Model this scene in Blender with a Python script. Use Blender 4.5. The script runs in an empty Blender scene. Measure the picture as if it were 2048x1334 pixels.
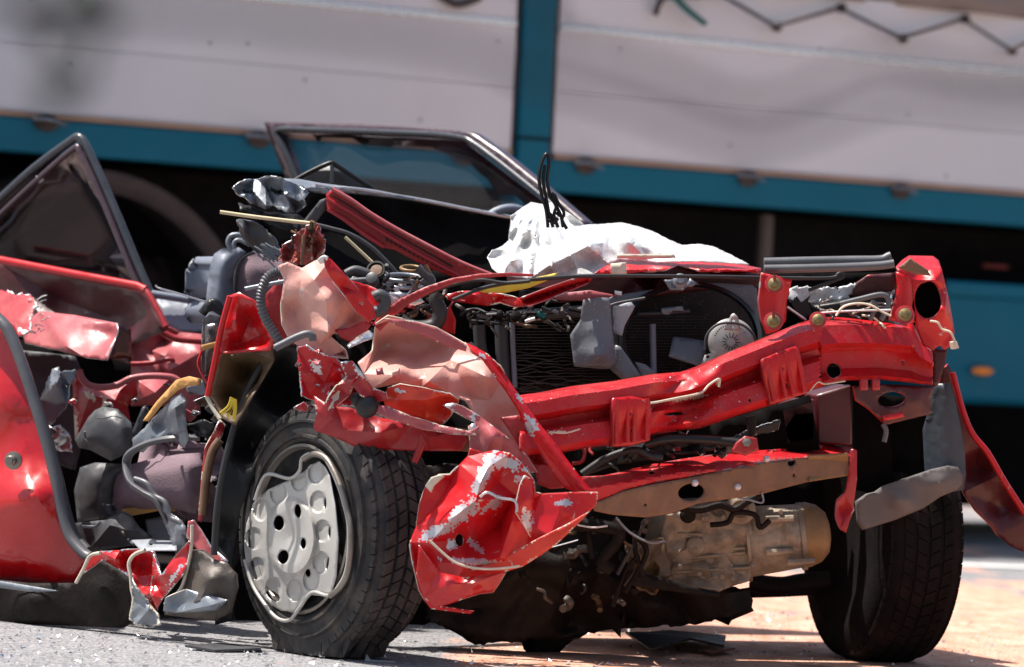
import bpy, bmesh, math, random
from mathutils import Vector, Matrix, noise
from mathutils.geometry import delaunay_2d_cdt
random.seed(7)
sc = bpy.context.scene
# ------------------------------------------------------------------ camera
FPX = 8000.0; PITCH = 33/FPX; ROLL = 0.05; EYE = Vector((0, 0, 0.68))
Fw = Vector((0, math.cos(PITCH), math.sin(PITCH)))
_U = Vector((0, -math.sin(PITCH), math.cos(PITCH))); _R = Vector((1, 0, 0))
Rt = _R*math.cos(ROLL)+_U*math.sin(ROLL); Up = _U*math.cos(ROLL)-_R*math.sin(ROLL)
cd = bpy.data.cameras.new('camera'); cam = bpy.data.objects.new('camera', cd); sc.collection.objects.link(cam)
cam.matrix_world = Matrix(((Rt.x, Up.x, -Fw.x, EYE.x), (Rt.y, Up.y, -Fw.y, EYE.y), (Rt.z, Up.z, -Fw.z, EYE.z), (0, 0, 0, 1)))
cd.sensor_width = 36; cd.lens = FPX/2048*36; cd.clip_start = .05; cd.clip_end = 2000
cd.dof.use_dof = True; cd.dof.focus_distance = 8.75; cd.dof.aperture_fstop = 3.6
sc.camera = cam
# ------------------------------------------------------------------ light
ELEV = math.radians(66); TO_SUN = Vector((-.98*math.cos(ELEV), .20*math.cos(ELEV), math.sin(ELEV)))
w = bpy.data.worlds.new('World'); sc.world = w; w.use_nodes = True
nt = w.node_tree; bg = nt.nodes['Background']
sky = nt.nodes.new('ShaderNodeTexSky'); sky.sky_type = 'NISHITA'; sky.sun_disc = False
sky.sun_elevation = ELEV; sky.sun_rotation = math.atan2(TO_SUN.x, TO_SUN.y)
sky.air_density = 1.2; sky.dust_density = 3.0
nt.links.new(sky.outputs[0], bg.inputs[0]); bg.inputs[1].default_value = 0.088
sl = bpy.data.lights.new('sun', 'SUN'); sl.energy = 5.0; sl.angle = math.radians(.53); sl.color = (1, .95, .88)
so = bpy.data.objects.new('sun', sl); sc.collection.objects.link(so); so.rotation_euler = TO_SUN.to_track_quat('Z', 'Y').to_euler()
sc.view_settings.view_transform = 'Standard'; sc.view_settings.look = 'None'; sc.view_settings.exposure = 0.62; sc.view_settings.gamma = 1
sc.view_settings.use_curve_mapping = False

# ------------------------------------------------------------------ helpers
def P(x, y, d):
    v = Fw+Rt*((x-1024)/FPX)+Up*((667-y)/FPX)
    return EYE+v*(d/v.y)
def lin(c): return tuple(((v/255)/12.92 if v/255 <= .04045 else ((v/255+.055)/1.055)**2.4) for v in c)

def mat(name, col, rough=.5, metal=0, coat=0, spec=.5, var=.12, vscale=9, dust=0, dustcol=(.32, .25, .19), bump=.15, bscale=60,
        trans=0, speck=0, speckcol=(.8, .8, .8), streak=0, rvar=.12, ior=1.5, wear=0, wearcol=(.55, .53, .5), alpha=1):
    m = bpy.data.materials.new(name); m.use_nodes = True; t = m.node_tree; N = t.nodes; L = t.links
    b = N['Principled BSDF']; b.inputs['Metallic'].default_value = metal; b.inputs['IOR'].default_value = ior
    b.inputs['Coat Weight'].default_value = coat; b.inputs['Coat Roughness'].default_value = .08
    b.inputs['Specular IOR Level'].default_value = spec; b.inputs['Transmission Weight'].default_value = trans
    b.inputs['Alpha'].default_value = alpha
    geo = N.new('ShaderNodeNewGeometry')
    def tex(scale, detail=4, r=.6, dist=0, vec=None):
        n = N.new('ShaderNodeTexNoise'); n.inputs['Scale'].default_value = scale; n.inputs['Detail'].default_value = detail
        n.inputs['Roughness'].default_value = r; n.inputs['Distortion'].default_value = dist
        L.new(vec or geo.outputs['Position'], n.inputs['Vector']); return n.outputs['Fac']
    def ramp(src, a, c, lo=0., hi=1.):
        n = N.new('ShaderNodeMapRange'); n.inputs['From Min'].default_value = a; n.inputs['From Max'].default_value = c
        n.inputs['To Min'].default_value = lo; n.inputs['To Max'].default_value = hi; L.new(src, n.inputs['Value']); return n.outputs[0]
    def mix(f, a, c):
        n = N.new('ShaderNodeMix'); n.data_type = 'RGBA'
        if isinstance(f, float): n.inputs[0].default_value = f
        else: L.new(f, n.inputs[0])
        for i, v in ((6, a), (7, c)):
            if isinstance(v, tuple): n.inputs[i].default_value = (*v, 1)
            else: L.new(v, n.inputs[i])
        return n.outputs[2]
    c = mix(ramp(tex(vscale, 5), .3, .7), tuple(v*(1-var) for v in col), tuple(min(1, v*(1+var)) for v in col))
    rough_out = ramp(tex(vscale*2.3, 6), .3, .7, max(.02, rough-rvar), min(1, rough+rvar))
    if dust:
        up = N.new('ShaderNodeSeparateXYZ'); L.new(geo.outputs['Normal'], up.inputs[0])
        f = ramp(tex(vscale*1.7, 7, .7), .62-.25*dust, .9-.2*dust, 0, min(1, dust))
        c = mix(f, c, dustcol)
    if wear:
        f = ramp(tex(23, 8, .75, 1.5), .66-.1*wear, .675-.1*wear)
        c = mix(f, c, wearcol)
    if speck:
        v = N.new('ShaderNodeTexVoronoi'); v.inputs['Scale'].default_value = 190; L.new(geo.outputs['Position'], v.inputs['Vector'])
        f1 = ramp(v.outputs['Distance'], .12, .2, 1, 0); f2 = ramp(tex(60, 3), .5, .6)
        mm = N.new('ShaderNodeMath'); mm.operation = 'MULTIPLY'; L.new(f1, mm.inputs[0]); L.new(f2, mm.inputs[1])
        m2 = N.new('ShaderNodeMath'); m2.operation = 'MULTIPLY'; L.new(mm.outputs[0], m2.inputs[0]); m2.inputs[1].default_value = speck
        c = mix(m2.outputs[0], c, speckcol)
    L.new(c, b.inputs['Base Color']); L.new(rough_out, b.inputs['Roughness'])
    if bump:
        bn = N.new('ShaderNodeBump'); bn.inputs['Strength'].default_value = bump; bn.inputs['Distance'].default_value = .004
        L.new(tex(bscale, 5, .65), bn.inputs['Height']); L.new(bn.outputs[0], b.inputs['Normal'])
    return m
M = dict(
    red=mat('red_paint', (.52, .006, .011), .38, coat=.18, spec=.4, var=.12, dust=.3, dustcol=(.42, .10, .08), bump=.1, bscale=35, wear=.25, wearcol=(.5, .3, .26)),
    redc=mat('clean_red_paint', (.50, .006, .009), .27, coat=.5, var=.06, dust=.15, dustcol=(.5, .1, .08), bump=.05, bscale=20),
    redd=mat('dull_red_paint', (.36, .012, .018), .42, coat=.25, var=.18, dust=.35, dustcol=(.32, .09, .07), bump=.2),
    redo=mat('orange_shade_red', (.62, .03, .01), .4, coat=.4, var=.12, dust=.2, dustcol=(.5, .2, .12), bump=.1, wear=.3, wearcol=(.45, .4, .35)),  # orange tone of shaded red panels, put into the paint colour
    beam=mat('gritty_red_paint', (.50, .008, .014), .42, coat=.12, spec=.4, var=.15, dust=.55, dustcol=(.36, .10, .08), bump=.25, bscale=90, speck=.4, speckcol=(.8, .5, .45)),
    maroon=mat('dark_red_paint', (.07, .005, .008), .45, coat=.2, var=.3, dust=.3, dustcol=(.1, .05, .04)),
    pink=mat('pink_primer', (.64, .32, .27), .42, coat=.1, var=.2, vscale=4, dust=.45, dustcol=(.34, .19, .14), bump=.35, bscale=70, wear=.3, wearcol=(.62, .55, .52)),
    pinkr=mat('dusty_rose_paint', (.42, .09, .10), .42, coat=.1, var=.2, vscale=6, dust=.45, dustcol=(.5, .3, .27)),
    tan=mat('tan_underseal', (.19, .10, .055), .6, var=.3, vscale=9, dust=.6, dustcol=(.09, .045, .025), bump=.4),
    alu=mat('cast_aluminium', (.30, .245, .18), .55, metal=.2, var=.35, vscale=10, dust=.8, dustcol=(.06, .035, .02), bump=.5, bscale=80),
    gold=mat('dirty_gold_casting', (.24, .14, .055), .5, metal=.2, var=.25, dust=.5, dustcol=(.08, .045, .02), bump=.4),
    bare=mat('bare_metal', (.62, .62, .64), .28, metal=.85, var=.15, vscale=30, bump=.3, bscale=40),
    prim=mat('grey_primer', (.56, .54, .57), .36, metal=.55, var=.2, vscale=25, bump=.2),
    cream=mat('cream_edge', (.62, .55, .44), .55, var=.2, vscale=40),
    black=mat('black_plastic', (.009, .009, .010), .42, spec=.35, var=.3, dust=.2, dustcol=(.035, .03, .025)),
    shadeblk=mat('shade_black', (.004, .003, .003), .85, spec=.08, var=.4, dust=.15, dustcol=(.012, .008, .006)),  # near-black colour carrying deep shade; also used on black panels
    under=mat('oily_underbody', (.007, .004, .003), .6, spec=.2, var=.6, vscale=12, dust=.4, dustcol=(.035, .014, .009), bump=.6),
    rubber=mat('black_rubber', (.02, .02, .022), .55, var=.25, dust=.25, dustcol=(.08, .07, .065)),
    grubber=mat('grey_rubber', (.10, .10, .11), .45, var=.15, dust=.3, dustcol=(.2, .19, .18)),
    tyre=mat('tyre_rubber', (.028, .027, .029), .62, spec=.35, var=.35, vscale=9, dust=.75, dustcol=(.13, .105, .085), bump=.25, bscale=120),
    tyre_shade=mat('shaded_tyre_rubber', (.010, .008, .008), .8, spec=.08, var=.4, vscale=10, dust=.5, dustcol=(.035, .018, .014), bump=.5, bscale=90),  # darker copy of the tyre rubber, shade put into its colour
    hub=mat('silver_hubcap_plastic', (.50, .48, .45), .36, metal=.25, var=.06, dust=.3, dustcol=(.36, .3, .25), bump=.04),
    rim=mat('steel_rim', (.26, .23, .20), .4, metal=.7, var=.25, dust=.4),
    bluegrey=mat('blue_grey_plastic', (.20, .22, .27), .45, var=.08, dust=.15, dustcol=(.3, .28, .28)),
    mauve=mat('mauve_seat_cloth', (.22, .155, .18), .9, spec=.2, var=.12, vscale=20, bump=.5, bscale=220, dust=.3, dustcol=(.3, .17, .17)),
    charcoal=mat('charcoal_trim', (.055, .055, .06), .5, var=.15, dust=.35, dustcol=(.14, .12, .12)),
    grey=mat('grey_plastic', (.16, .17, .19), .42, var=.1, dust=.3, dustcol=(.25, .23, .22), speck=.8, speckcol=(.7, .7, .7)),
    silver=mat('frame_grey', (.045, .048, .058), .32, metal=.2, coat=.3, var=.1, bump=.03),
    frame=mat('dark_maroon_frame', (.06, .03, .04), .3, coat=.5, var=.1, bump=.03),
    crush=mat('crushed_grey_panel', (.22, .24, .27), .35, metal=.3, var=.2, bump=.3, wear=.3),
    yellow=mat('yellow_plastic', (.75, .55, .05), .5, var=.1),
    foam=mat('ochre_foam', (.55, .28, .09), .8, var=.2, bump=.5),
    wood=mat('pale_straw', (.62, .52, .33), .6, var=.2),
    rust=mat('rusty_red_scrap', (.25, .04, .03), .6, var=.5, vscale=30, dust=.4, bump=.6, wear=.4),
    brass=mat('zinc_bolt', (.30, .22, .10), .35, metal=.7, var=.3, vscale=60, dust=.5, dustcol=(.12, .07, .03)),
    film=mat('white_film', (.86, .86, .86), .28, coat=.2, trans=.3, var=.2, vscale=7, dust=.5, dustcol=(.36, .33, .28), bump=.5, bscale=22, speck=.2, speckcol=(.25, .22, .18)),
    tblue=mat('truck_blue', (.0, .125, .205), .5, spec=.25, var=.06, vscale=2, dust=.15, dustcol=(.02, .13, .2), bump=.02),
    board=mat('silver_board', (.68, .71, .76), .45, metal=.05, var=.05, vscale=1.3, dust=.3, dustcol=(.55, .5, .48), bump=.03, bscale=8),
    seam=mat('polished_aluminium', (.80, .86, .92), .25, metal=.4, var=.02, bump=0),
    tarp=mat('taupe_tarpaulin', (.22, .19, .18), .6, var=.08, vscale=2, bump=.1, bscale=15),
    chas_shade=mat('chassis_shade_black', (.005, .005, .006), .8, spec=.1, var=.3, bump=.1),  # chassis black, dark enough to carry the shade under the bed
    mud=mat('brown_black_mudguard', (.035, .025, .027), .6, var=.2, bump=.1),
    amber=mat('amber_lens', (.85, .25, .02), .3, var=.05, bump=0),
    teal=mat('teal_strap', (.0, .13, .12), .6),
    rope=mat('dark_rope', (.06, .05, .05), .8),
    leaf=mat('dark_leaf', (.035, .045, .03), .6),
    grime=mat('grimy_metal', (.085, .07, .06), .55, metal=.2, var=.3, dust=.5, dustcol=(.13, .09, .065), bump=.5),
    edge=mat('tan_board_edge', (.36, .24, .17), .6, var=.15),
    fin=mat('radiator_fin', (.06, .055, .055), .45, metal=.5, var=.5, vscale=20),
    brown=mat('brown_wing_inside', (.10, .062, .030), .5, coat=.2, var=.4, vscale=6, dust=.6, dustcol=(.03, .018, .01)),
    flap=mat('taupe_rubber_flap', (.13, .115, .11), .6, var=.15, dust=.4, dustcol=(.13, .10, .09)),
    slate=mat('slate_liner', (.05, .062, .08), .45, var=.15, dust=.3, dustcol=(.09, .09, .1)),
    core=mat('radiator_core', (.018, .016, .016), .5, metal=.3, var=.4, dust=.3, dustcol=(.08, .07, .06), speck=.4),
    white=mat('white_paper', (.8, .8, .78), .7, var=.05),
    greyled=mat('light_grey_plate', (.34, .36, .39), .4, var=.08),
)
def glass(name, tint, opac, rough=.03):
    m = bpy.data.materials.new(name); m.use_nodes = True; t = m.node_tree; N = t.nodes; L = t.links
    N.remove(N['Principled BSDF']); out = N['Material Output']
    tr = N.new('ShaderNodeBsdfTransparent'); tr.inputs[0].default_value = (*tint, 1)
    df = N.new('ShaderNodeBsdfDiffuse'); df.inputs[0].default_value = (.10, .06, .065, 1)
    gl = N.new('ShaderNodeBsdfGlossy'); gl.inputs['Roughness'].default_value = rough
    geo = N.new('ShaderNodeNewGeometry'); no = N.new('ShaderNodeTexNoise'); no.inputs['Scale'].default_value = 4; no.inputs['Detail'].default_value = 5
    L.new(geo.outputs['Position'], no.inputs['Vector'])
    mr = N.new('ShaderNodeMapRange'); mr.inputs[1].default_value = .3; mr.inputs[2].default_value = .7; mr.inputs[3].default_value = opac*.6; mr.inputs[4].default_value = opac*1.3
    L.new(no.outputs[0], mr.inputs[0])
    m1 = N.new('ShaderNodeMixShader'); L.new(mr.outputs[0], m1.inputs[0]); L.new(tr.outputs[0], m1.inputs[1]); L.new(df.outputs[0], m1.inputs[2])
    fr = N.new('ShaderNodeFresnel'); fr.inputs[0].default_value = 1.22
    m2 = N.new('ShaderNodeMixShader'); L.new(fr.outputs[0], m2.inputs[0]); L.new(m1.outputs[0], m2.inputs[1]); L.new(gl.outputs[0], m2.inputs[2])
    L.new(m2.outputs[0], out.inputs[0]); return m
M['glass'] = glass('window_glass', (.96, .96, .97), .06); M['dglass'] = glass('smoked_glass', (.72, .62, .60), .12)
M['clear'] = glass('cloudy_clear_plastic', (.8, .82, .82), .45, .15)

ROOT = {}
def thing(name, loc, label, cat, group=None):
    o = bpy.data.objects.new(name, None); o.location = loc; sc.collection.objects.link(o)
    o['label'] = label; o['category'] = cat; o.empty_display_size = .2
    if group: o['group'] = group
    ROOT[o.name] = Vector(loc); return o
def obj(name, vs, fs, m, parent=None, label=None, kind=None, smooth=True, ang=35, mats=None, mi=None, thick=0, rimslot=None, bevel=0, bseg=2):
    base = ROOT[parent.name] if parent else (sum(vs, Vector())/len(vs) if vs else Vector())
    if not parent: base = Vector((base.x, base.y, min(v.z for v in vs)))
    me = bpy.data.meshes.new(name); me.from_pydata([v-base for v in vs], [], fs)
    o = bpy.data.objects.new(name, me); sc.collection.objects.link(o); ROOT[o.name] = base
    me.materials.append(M[m] if isinstance(m, str) else m)
    for k in (mats or []): me.materials.append(M[k])
    if mi: me.polygons.foreach_set('material_index', mi)
    if smooth:
        me.polygons.foreach_set('use_smooth', [True]*len(me.polygons)); me.set_sharp_from_angle(angle=math.radians(ang))
    if parent: o.parent = parent
    else: o.location = base
    if label: o['label'] = label
    if kind: o['kind'] = kind
    if thick:
        s = o.modifiers.new('thickness', 'SOLIDIFY'); s.thickness = thick; s.offset = -1
        if rimslot is not None: s.material_offset_rim = rimslot
    if bevel:
        b = o.modifiers.new('bevel', 'BEVEL'); b.width = bevel; b.segments = bseg; b.limit_method = 'ANGLE'
    return o
def tag(o, label, cat, group=None):
    o['label'] = label; o['category'] = cat
    if group: o['group'] = group
    return o
def pip(x, y, poly):
    c = False; j = len(poly)-1
    for i in range(len(poly)):
        xi, yi = poly[i][:2]; xj, yj = poly[j][:2]
        if (yi > y) != (yj > y) and x < (xj-xi)*(y-yi)/(yj-yi)+xi: c = not c
        j = i
    return c
def edist(x, y, poly):
    b = 1e9; n = len(poly)
    for i in range(n):
        ax, ay = poly[i][:2]; bx, by = poly[(i+1) % n][:2]; dx, dy = bx-ax, by-ay
        t = max(0, min(1, ((x-ax)*dx+(y-ay)*dy)/(dx*dx+dy*dy+1e-9)))
        b = min(b, math.hypot(x-ax-dx*t, y-ay-dy*t))
    return b
_dirs = [Vector((random.gauss(0, 1), random.gauss(0, 1), random.gauss(0, 1))).normalized() for _ in range(7)]
def crumple(p, f, seed=0):
    """sharp folds: triangle waves along a few directions, each fading in and out"""
    s = 0
    for i, d in enumerate(_dirs):
        k = f*(1+.45*i); q = p.dot(d)*k+noise.noise(p*f*.5+Vector((seed*3.1, i*7.7, 0)))*1.3
        a = noise.noise(p*f*.45+Vector((i*13.3, seed*5.7, 2)))
        s += abs((q % 2)-1)*max(0, a+.25)/(1+.45*i)
    return s-.5
SEED = [0]
def sheet(name, outline, m, parent=None, D=8.7, inner=(), s=9, amp=.0, fr=9, thick=.003, rim=None, chips=(), chipmat='prim', holes=(), f=None,
          jag=0, rnd=0, nr=0, edge=0, label=None, smooth=0, ang=32, kind=None, wave=0, proj=None, lines=(), crease=True, soft=.45):
    """sheet metal whose outline was read off the photo, laid at real distances: a creased, dented, thick surface"""
    SEED[0] += 1; sd = SEED[0]; rg = random.Random(sd)
    Df = D if callable(D) else (lambda x, y: D)
    cp = [(p[0], p[1], p[2] if len(p) > 2 else 0.) for p in list(outline)+list(inner)]
    n = len(outline); xs = [p[0] for p in outline]; ys = [p[1] for p in outline]
    k = 0
    while k < nr:
        x, y = rg.uniform(min(xs), max(xs)), rg.uniform(min(ys), max(ys))
        k += 1
        if pip(x, y, outline) and edist(x, y, outline) > 6: cp.append((x, y, None))
    # coarse depth field
    base = [c for c in cp if c[2] is not None]
    def idw(x, y):
        sw = sv = 0
        for c in base:
            q = 1/((x-c[0])**2+(y-c[1])**2+4)**1.3; sw += q; sv += q*c[2]
        return sv/sw
    cp = [(x, y, (idw(x, y)+rg.uniform(-rnd, rnd)) if o is None else o+(rg.uniform(-rnd, rnd)*.6 if rnd else 0)) for x, y, o in cp]
    r = delaunay_2d_cdt([Vector((c[0], c[1])) for c in cp], [(i, (i+1) % n) for i in range(n)], [], 1, 1e-3)
    cv = r[0]; off = []
    for q in r[0]:
        off.append(min(cp, key=lambda c: (c[0]-q.x)**2+(c[1]-q.y)**2)[2])
    tris = [t for t in r[2]]
    def depth_off(x, y):
        best = None
        for t in tris:
            for a in range(1, len(t)-1):
                A, B, C = cv[t[0]], cv[t[a]], cv[t[a+1]]
                d = (B.y-C.y)*(A.x-C.x)+(C.x-B.x)*(A.y-C.y)
                if abs(d) < 1e-6: continue
                l1 = ((B.y-C.y)*(x-C.x)+(C.x-B.x)*(y-C.y))/d; l2 = ((C.y-A.y)*(x-C.x)+(A.x-C.x)*(y-C.y))/d; l3 = 1-l1-l2
                mn = min(l1, l2, l3)
                if best is None or mn > best[0]: best = (mn, l1*off[t[0]]+l2*off[t[a]]+l3*off[t[a+1]])
                if mn >= -1e-4: return best[1]
        return best[1] if best else 0
    pts = []; edges = []
    bl = []
    for i in range(n):
        a, b = outline[i], outline[(i+1) % n]; L_ = math.hypot(b[0]-a[0], b[1]-a[1]); q = max(1, int(L_/s))
        for j in range(q):
            t = j/q; x = a[0]+(b[0]-a[0])*t; y = a[1]+(b[1]-a[1])*t
            if jag and j: x += rg.uniform(-jag, jag); y += rg.uniform(-jag, jag)
            bl.append((x, y))
    nb = len(bl); pts += bl; edges += [(i, (i+1) % nb) for i in range(nb)]
    hp = []
    for h in holes:
        if len(h) == 4: h = (*h, 0)
        st = len(pts); K = max(8, int((h[2]+h[3])*1.2)); K = min(K, 28); poly = []
        for j in range(K):
            a = 2*math.pi*j/K; u, v = h[2]*math.cos(a), h[3]*math.sin(a); c_, s_ = math.cos(h[4]), math.sin(h[4])
            poly.append((h[0]+u*c_-v*s_, h[1]+u*s_+v*c_))
        pts += poly; edges += [(st+j, st+(j+1) % K) for j in range(K)]; hp.append(poly)
    segs = []
    if crease and not smooth and len(cp) > n:
        es = set()
        for t in tris:
            for a in range(len(t)): e_ = tuple(sorted((t[a], t[(a+1) % len(t)]))); es.add(e_)
        for a, b in es:
            A, B = cv[a], cv[b]; L_ = (A-B).length
            if edist((A.x+B.x)/2, (A.y+B.y)/2, outline) < 1.5 or L_ < s: continue
            segs.append([(A.x+(B.x-A.x)*j/max(1, int(L_/s)), A.y+(B.y-A.y)*j/max(1, int(L_/s))) for j in range(max(1, int(L_/s))+1)])
    for ln in lines:
        pl = [ln[0]]
        for a, b in zip(ln, ln[1:]):
            q = max(1, int(math.hypot(b[0]-a[0], b[1]-a[1])/s)); pl += [(a[0]+(b[0]-a[0])*j/q, a[1]+(b[1]-a[1])*j/q) for j in range(1, q+1)]
        segs.append(pl)
    sp = []
    for sg in segs:
        sg = [p for p in sg if pip(p[0], p[1], bl) and edist(p[0], p[1], bl) > s*.3 and not any(pip(p[0], p[1], q) for q in hp)]
        if len(sg) < 2: continue
        st = len(pts); pts += sg; sp += sg; edges += [(st+j, st+j+1) for j in range(len(sg)-1) if math.hypot(sg[j][0]-sg[j+1][0], sg[j][1]-sg[j+1][1]) < s*2.2]
    cell = {}
    for (x, y) in sp: cell.setdefault((int(x//s), int(y//s)), []).append((x, y))
    def clear(x, y):
        for i in (-1, 0, 1):
            for j in (-1, 0, 1):
                for q in cell.get((int(x//s)+i, int(y//s)+j), ()):
                    if (q[0]-x)**2+(q[1]-y)**2 < (s*.5)**2: return False
        return True
    y = min(ys)+s*.5; row = 0
    while y < max(ys):
        x = min(xs)+(s*.5 if row % 2 else 0)
        while x < max(xs):
            X, Y = x+rg.uniform(-.2, .2)*s, y+rg.uniform(-.2, .2)*s
            if pip(X, Y, bl) and edist(X, Y, bl) > s*.45 and clear(X, Y) and all(edist(X, Y, q) > s*.3 for q in hp): pts.append((X, Y))
            x += s
        y += s*.87; row += 1
    for c in cp[n:]:
        if pip(c[0], c[1], bl) and edist(c[0], c[1], bl) > 2: pts.append((c[0], c[1]))
    r = delaunay_2d_cdt([Vector(p) for p in pts], edges, [], 1, 1e-3)
    V = []; offs = []; XY = [(q.x, q.y) for q in r[0]]
    base2 = [c for c in cp]; soft = soft if len(cp) > n else 0
    def idw2(x, y):
        sw = sv = 0
        for c in base2:
            q = 1/((x-c[0])**2+(y-c[1])**2+30)**1.5; sw += q; sv += q*c[2]
        return sv/sw
    for (x, y) in XY: offs.append((1-soft)*depth_off(x, y)+(soft*idw2(x, y) if soft else 0)+(f(x, y) if f else 0))
    tr = []
    for t in r[2]:
        cx = sum(XY[i][0] for i in t)/len(t); cy = sum(XY[i][1] for i in t)/len(t)
        if any(pip(cx, cy, q) for q in hp): continue
        tr.append((list(t), cx, cy))
    if smooth:
        nb_ = [set() for _ in XY]
        for t, _, _ in tr:
            for a in t: nb_[a].update(t)
        for _ in range(smooth): offs = [sum(offs[j] for j in q)/len(q) if q else offs[i] for i, q in enumerate(nb_)]
    for i, (x, y) in enumerate(XY):
        d = Df(x, y)+offs[i]; p = (proj or P)(x, y, d)
        if amp: p = (proj or P)(x, y, d+amp*crumple(p, fr, sd))
        if wave: p = p+Vector((0, 0, 1))*wave*noise.noise(p*14)
        V.append(p)
    used = sorted({i for t, _, _ in tr for i in t}); mp = {o: k for k, o in enumerate(used)}
    F = []; mi = []
    for t, cx, cy in tr:
        a, b, c = XY[t[0]], XY[t[1]], XY[t[2]]
        if (b[0]-a[0])*(c[1]-a[1])-(b[1]-a[1])*(c[0]-a[0]) > 0: t = t[::-1]
        F.append([mp[i] for i in t]); sl_ = 0
        if edge and edist(cx, cy, bl) < .55*edge*(.3+1.2*abs(noise.noise(Vector((cx*.03, cy*.03, sd))))*2): sl_ = 1
        for (hx, hy, rx, ry, ro) in chips:
            u, v = cx-hx, cy-hy; c_, s_ = math.cos(ro), math.sin(ro); u, v = (u*c_+v*s_)/rx, (-u*s_+v*c_)/ry
            if math.hypot(u, v)+.5*noise.noise(Vector((cx*.07, cy*.07, hx))) + .5*noise.noise(Vector((cx*.2, cy*.2, hx))) + .35*rg.uniform(-.5, .5) < .97: sl_ = 2
        mi.append(sl_)
    return obj(name, [V[i] for i in used], F, m, parent, label, kind, ang=ang, mats=[rim or m, chipmat], mi=mi, thick=thick, rimslot=1)
def crom(pts, k=6):
    out = []
    for i in range(len(pts)-1):
        p0 = pts[max(i-1, 0)]; p1 = pts[i]; p2 = pts[i+1]; p3 = pts[min(i+2, len(pts)-1)]
        for j in range(k):
            t = j/k; out.append(.5*((2*p1)+(p2-p0)*t+(2*p0-5*p1+4*p2-p3)*t*t+(3*p1-p0-3*p2+p3)*t**3))
    out.append(pts[-1]); return out
def tube(name, pts, r, m, parent=None, D=8.7, seg=8, k=6, rib=0, flat=1, label=None, world=False, up=None, kind=None, closed=False):
    """hose, rod or rubber strip; pts in photo coordinates + distance offset (or world points)"""
    Df = D if callable(D) else (lambda x, y: D)
    W = [Vector(p) for p in pts] if world else [P(p[0], p[1], Df(p[0], p[1])+(p[2] if len(p) > 2 else 0)) for p in pts]
    if k > 1 and len(W) > 2: W = crom(W, k)
    vs = []; fs = []; n = len(W); prev = None
    for i, c in enumerate(W):
        t = (W[min(i+1, n-1)]-W[max(i-1, 0)]).normalized()
        a = t.cross(up or Vector((0, 0, 1)) if prev is None else prev)
        if prev is None:
            if a.length < .05: a = t.cross(Vector((1, 0, 0)))
            a.normalize(); b = a.cross(t).normalized()
        else:
            b = (prev-t*prev.dot(t)).normalized(); a = t.cross(b)
        prev = b
        rr = (r[0]+(r[1]-r[0])*i/(n-1)) if isinstance(r, (tuple, list)) else r
        if rib: rr *= 1+rib*(1 if i % 2 else -1)
        for j in range(seg):
            q = 2*math.pi*j/seg; vs.append(c+a*math.cos(q)*rr+b*math.sin(q)*rr*flat)
    for i in range(n-1):
        for j in range(seg):
            fs.append([i*seg+j, i*seg+(j+1) % seg, (i+1)*seg+(j+1) % seg, (i+1)*seg+j])
    if closed:
        for j in range(seg): fs.append([(n-1)*seg+j, (n-1)*seg+(j+1) % seg, (j+1) % seg, j])
    else:
        fs.append(list(range(seg))[::-1]); fs.append([(n-1)*seg+j for j in range(seg)])
    return obj(name, vs, fs, m, parent, label, kind, ang=60 if not rib else 30)
REAR = Vector((-.424, .905, 0)); WID = Vector((.905, .424, 0)); Z = Vector((0, 0, 1))
def prism(name, outline, m, parent=None, D=8.7, back=.1, dir=None, bevel=.003, label=None, kind=None, world=False, bseg=2, smooth=True):
    Df = D if callable(D) else (lambda x, y: D)
    W = [Vector(p) for p in outline] if world else [P(p[0], p[1], Df(p[0], p[1])+(p[2] if len(p) > 2 else 0)) for p in outline]
    d = (dir or REAR).normalized()*back; n = len(W)
    nn = sum(((W[i]).cross(W[(i+1) % n]) for i in range(n)), Vector())
    if nn.dot(d) > 0: W = W[::-1]
    fs = [list(range(n)), [n+i for i in range(n)][::-1]]+[[i, n+i, n+(i+1) % n, (i+1) % n] for i in range(n)]
    return obj(name, W+[p+d for p in W], fs, m, parent, label, kind, bevel=bevel, bseg=bseg, ang=40)
def box(name, c, hx, hy, hz, m, parent=None, X=WID, Y=REAR, Zv=Z, bevel=.004, label=None, kind=None, bseg=2):
    c = Vector(c); vs = [c+X*hx*a+Y*hy*b+Zv*hz*g for a in (-1, 1) for b in (-1, 1) for g in (-1, 1)]
    fs = [[0, 1, 3, 2], [4, 6, 7, 5], [0, 4, 5, 1], [2, 3, 7, 6], [0, 2, 6, 4], [1, 5, 7, 3]]
    return obj(name, vs, fs, m, parent, label, kind, bevel=bevel, bseg=bseg, ang=40)
def lathe(name, c, ax, prof, m, parent=None, seg=40, label=None, fn=None, up=Z, ang=35, kind=None):
    """prof: (distance along axis, radius)"""
    c = Vector(c); ax = ax.normalized(); a = ax.cross(up).normalized(); b = a.cross(ax).normalized(); vs = []; fs = []
    for i, (h, r) in enumerate(prof):
        for j in range(seg):
            q = 2*math.pi*j/seg; v = c+ax*h+(a*math.cos(q)+b*math.sin(q))*max(r, .0002)
            vs.append(fn(v, q, i) if fn else v)
    for i in range(len(prof)-1):
        for j in range(seg): fs.append([i*seg+j, (i+1)*seg+j, (i+1)*seg+(j+1) % seg, i*seg+(j+1) % seg])
    fs.append(list(range(seg))); fs.append([(len(prof)-1)*seg+j for j in range(seg)][::-1])
    o = obj(name, vs, fs, m, parent, label, kind, ang=ang)
    bm = bmesh.new(); bm.from_mesh(o.data); bmesh.ops.recalc_face_normals(bm, faces=bm.faces); bm.to_mesh(o.data); bm.free()
    return o

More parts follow.
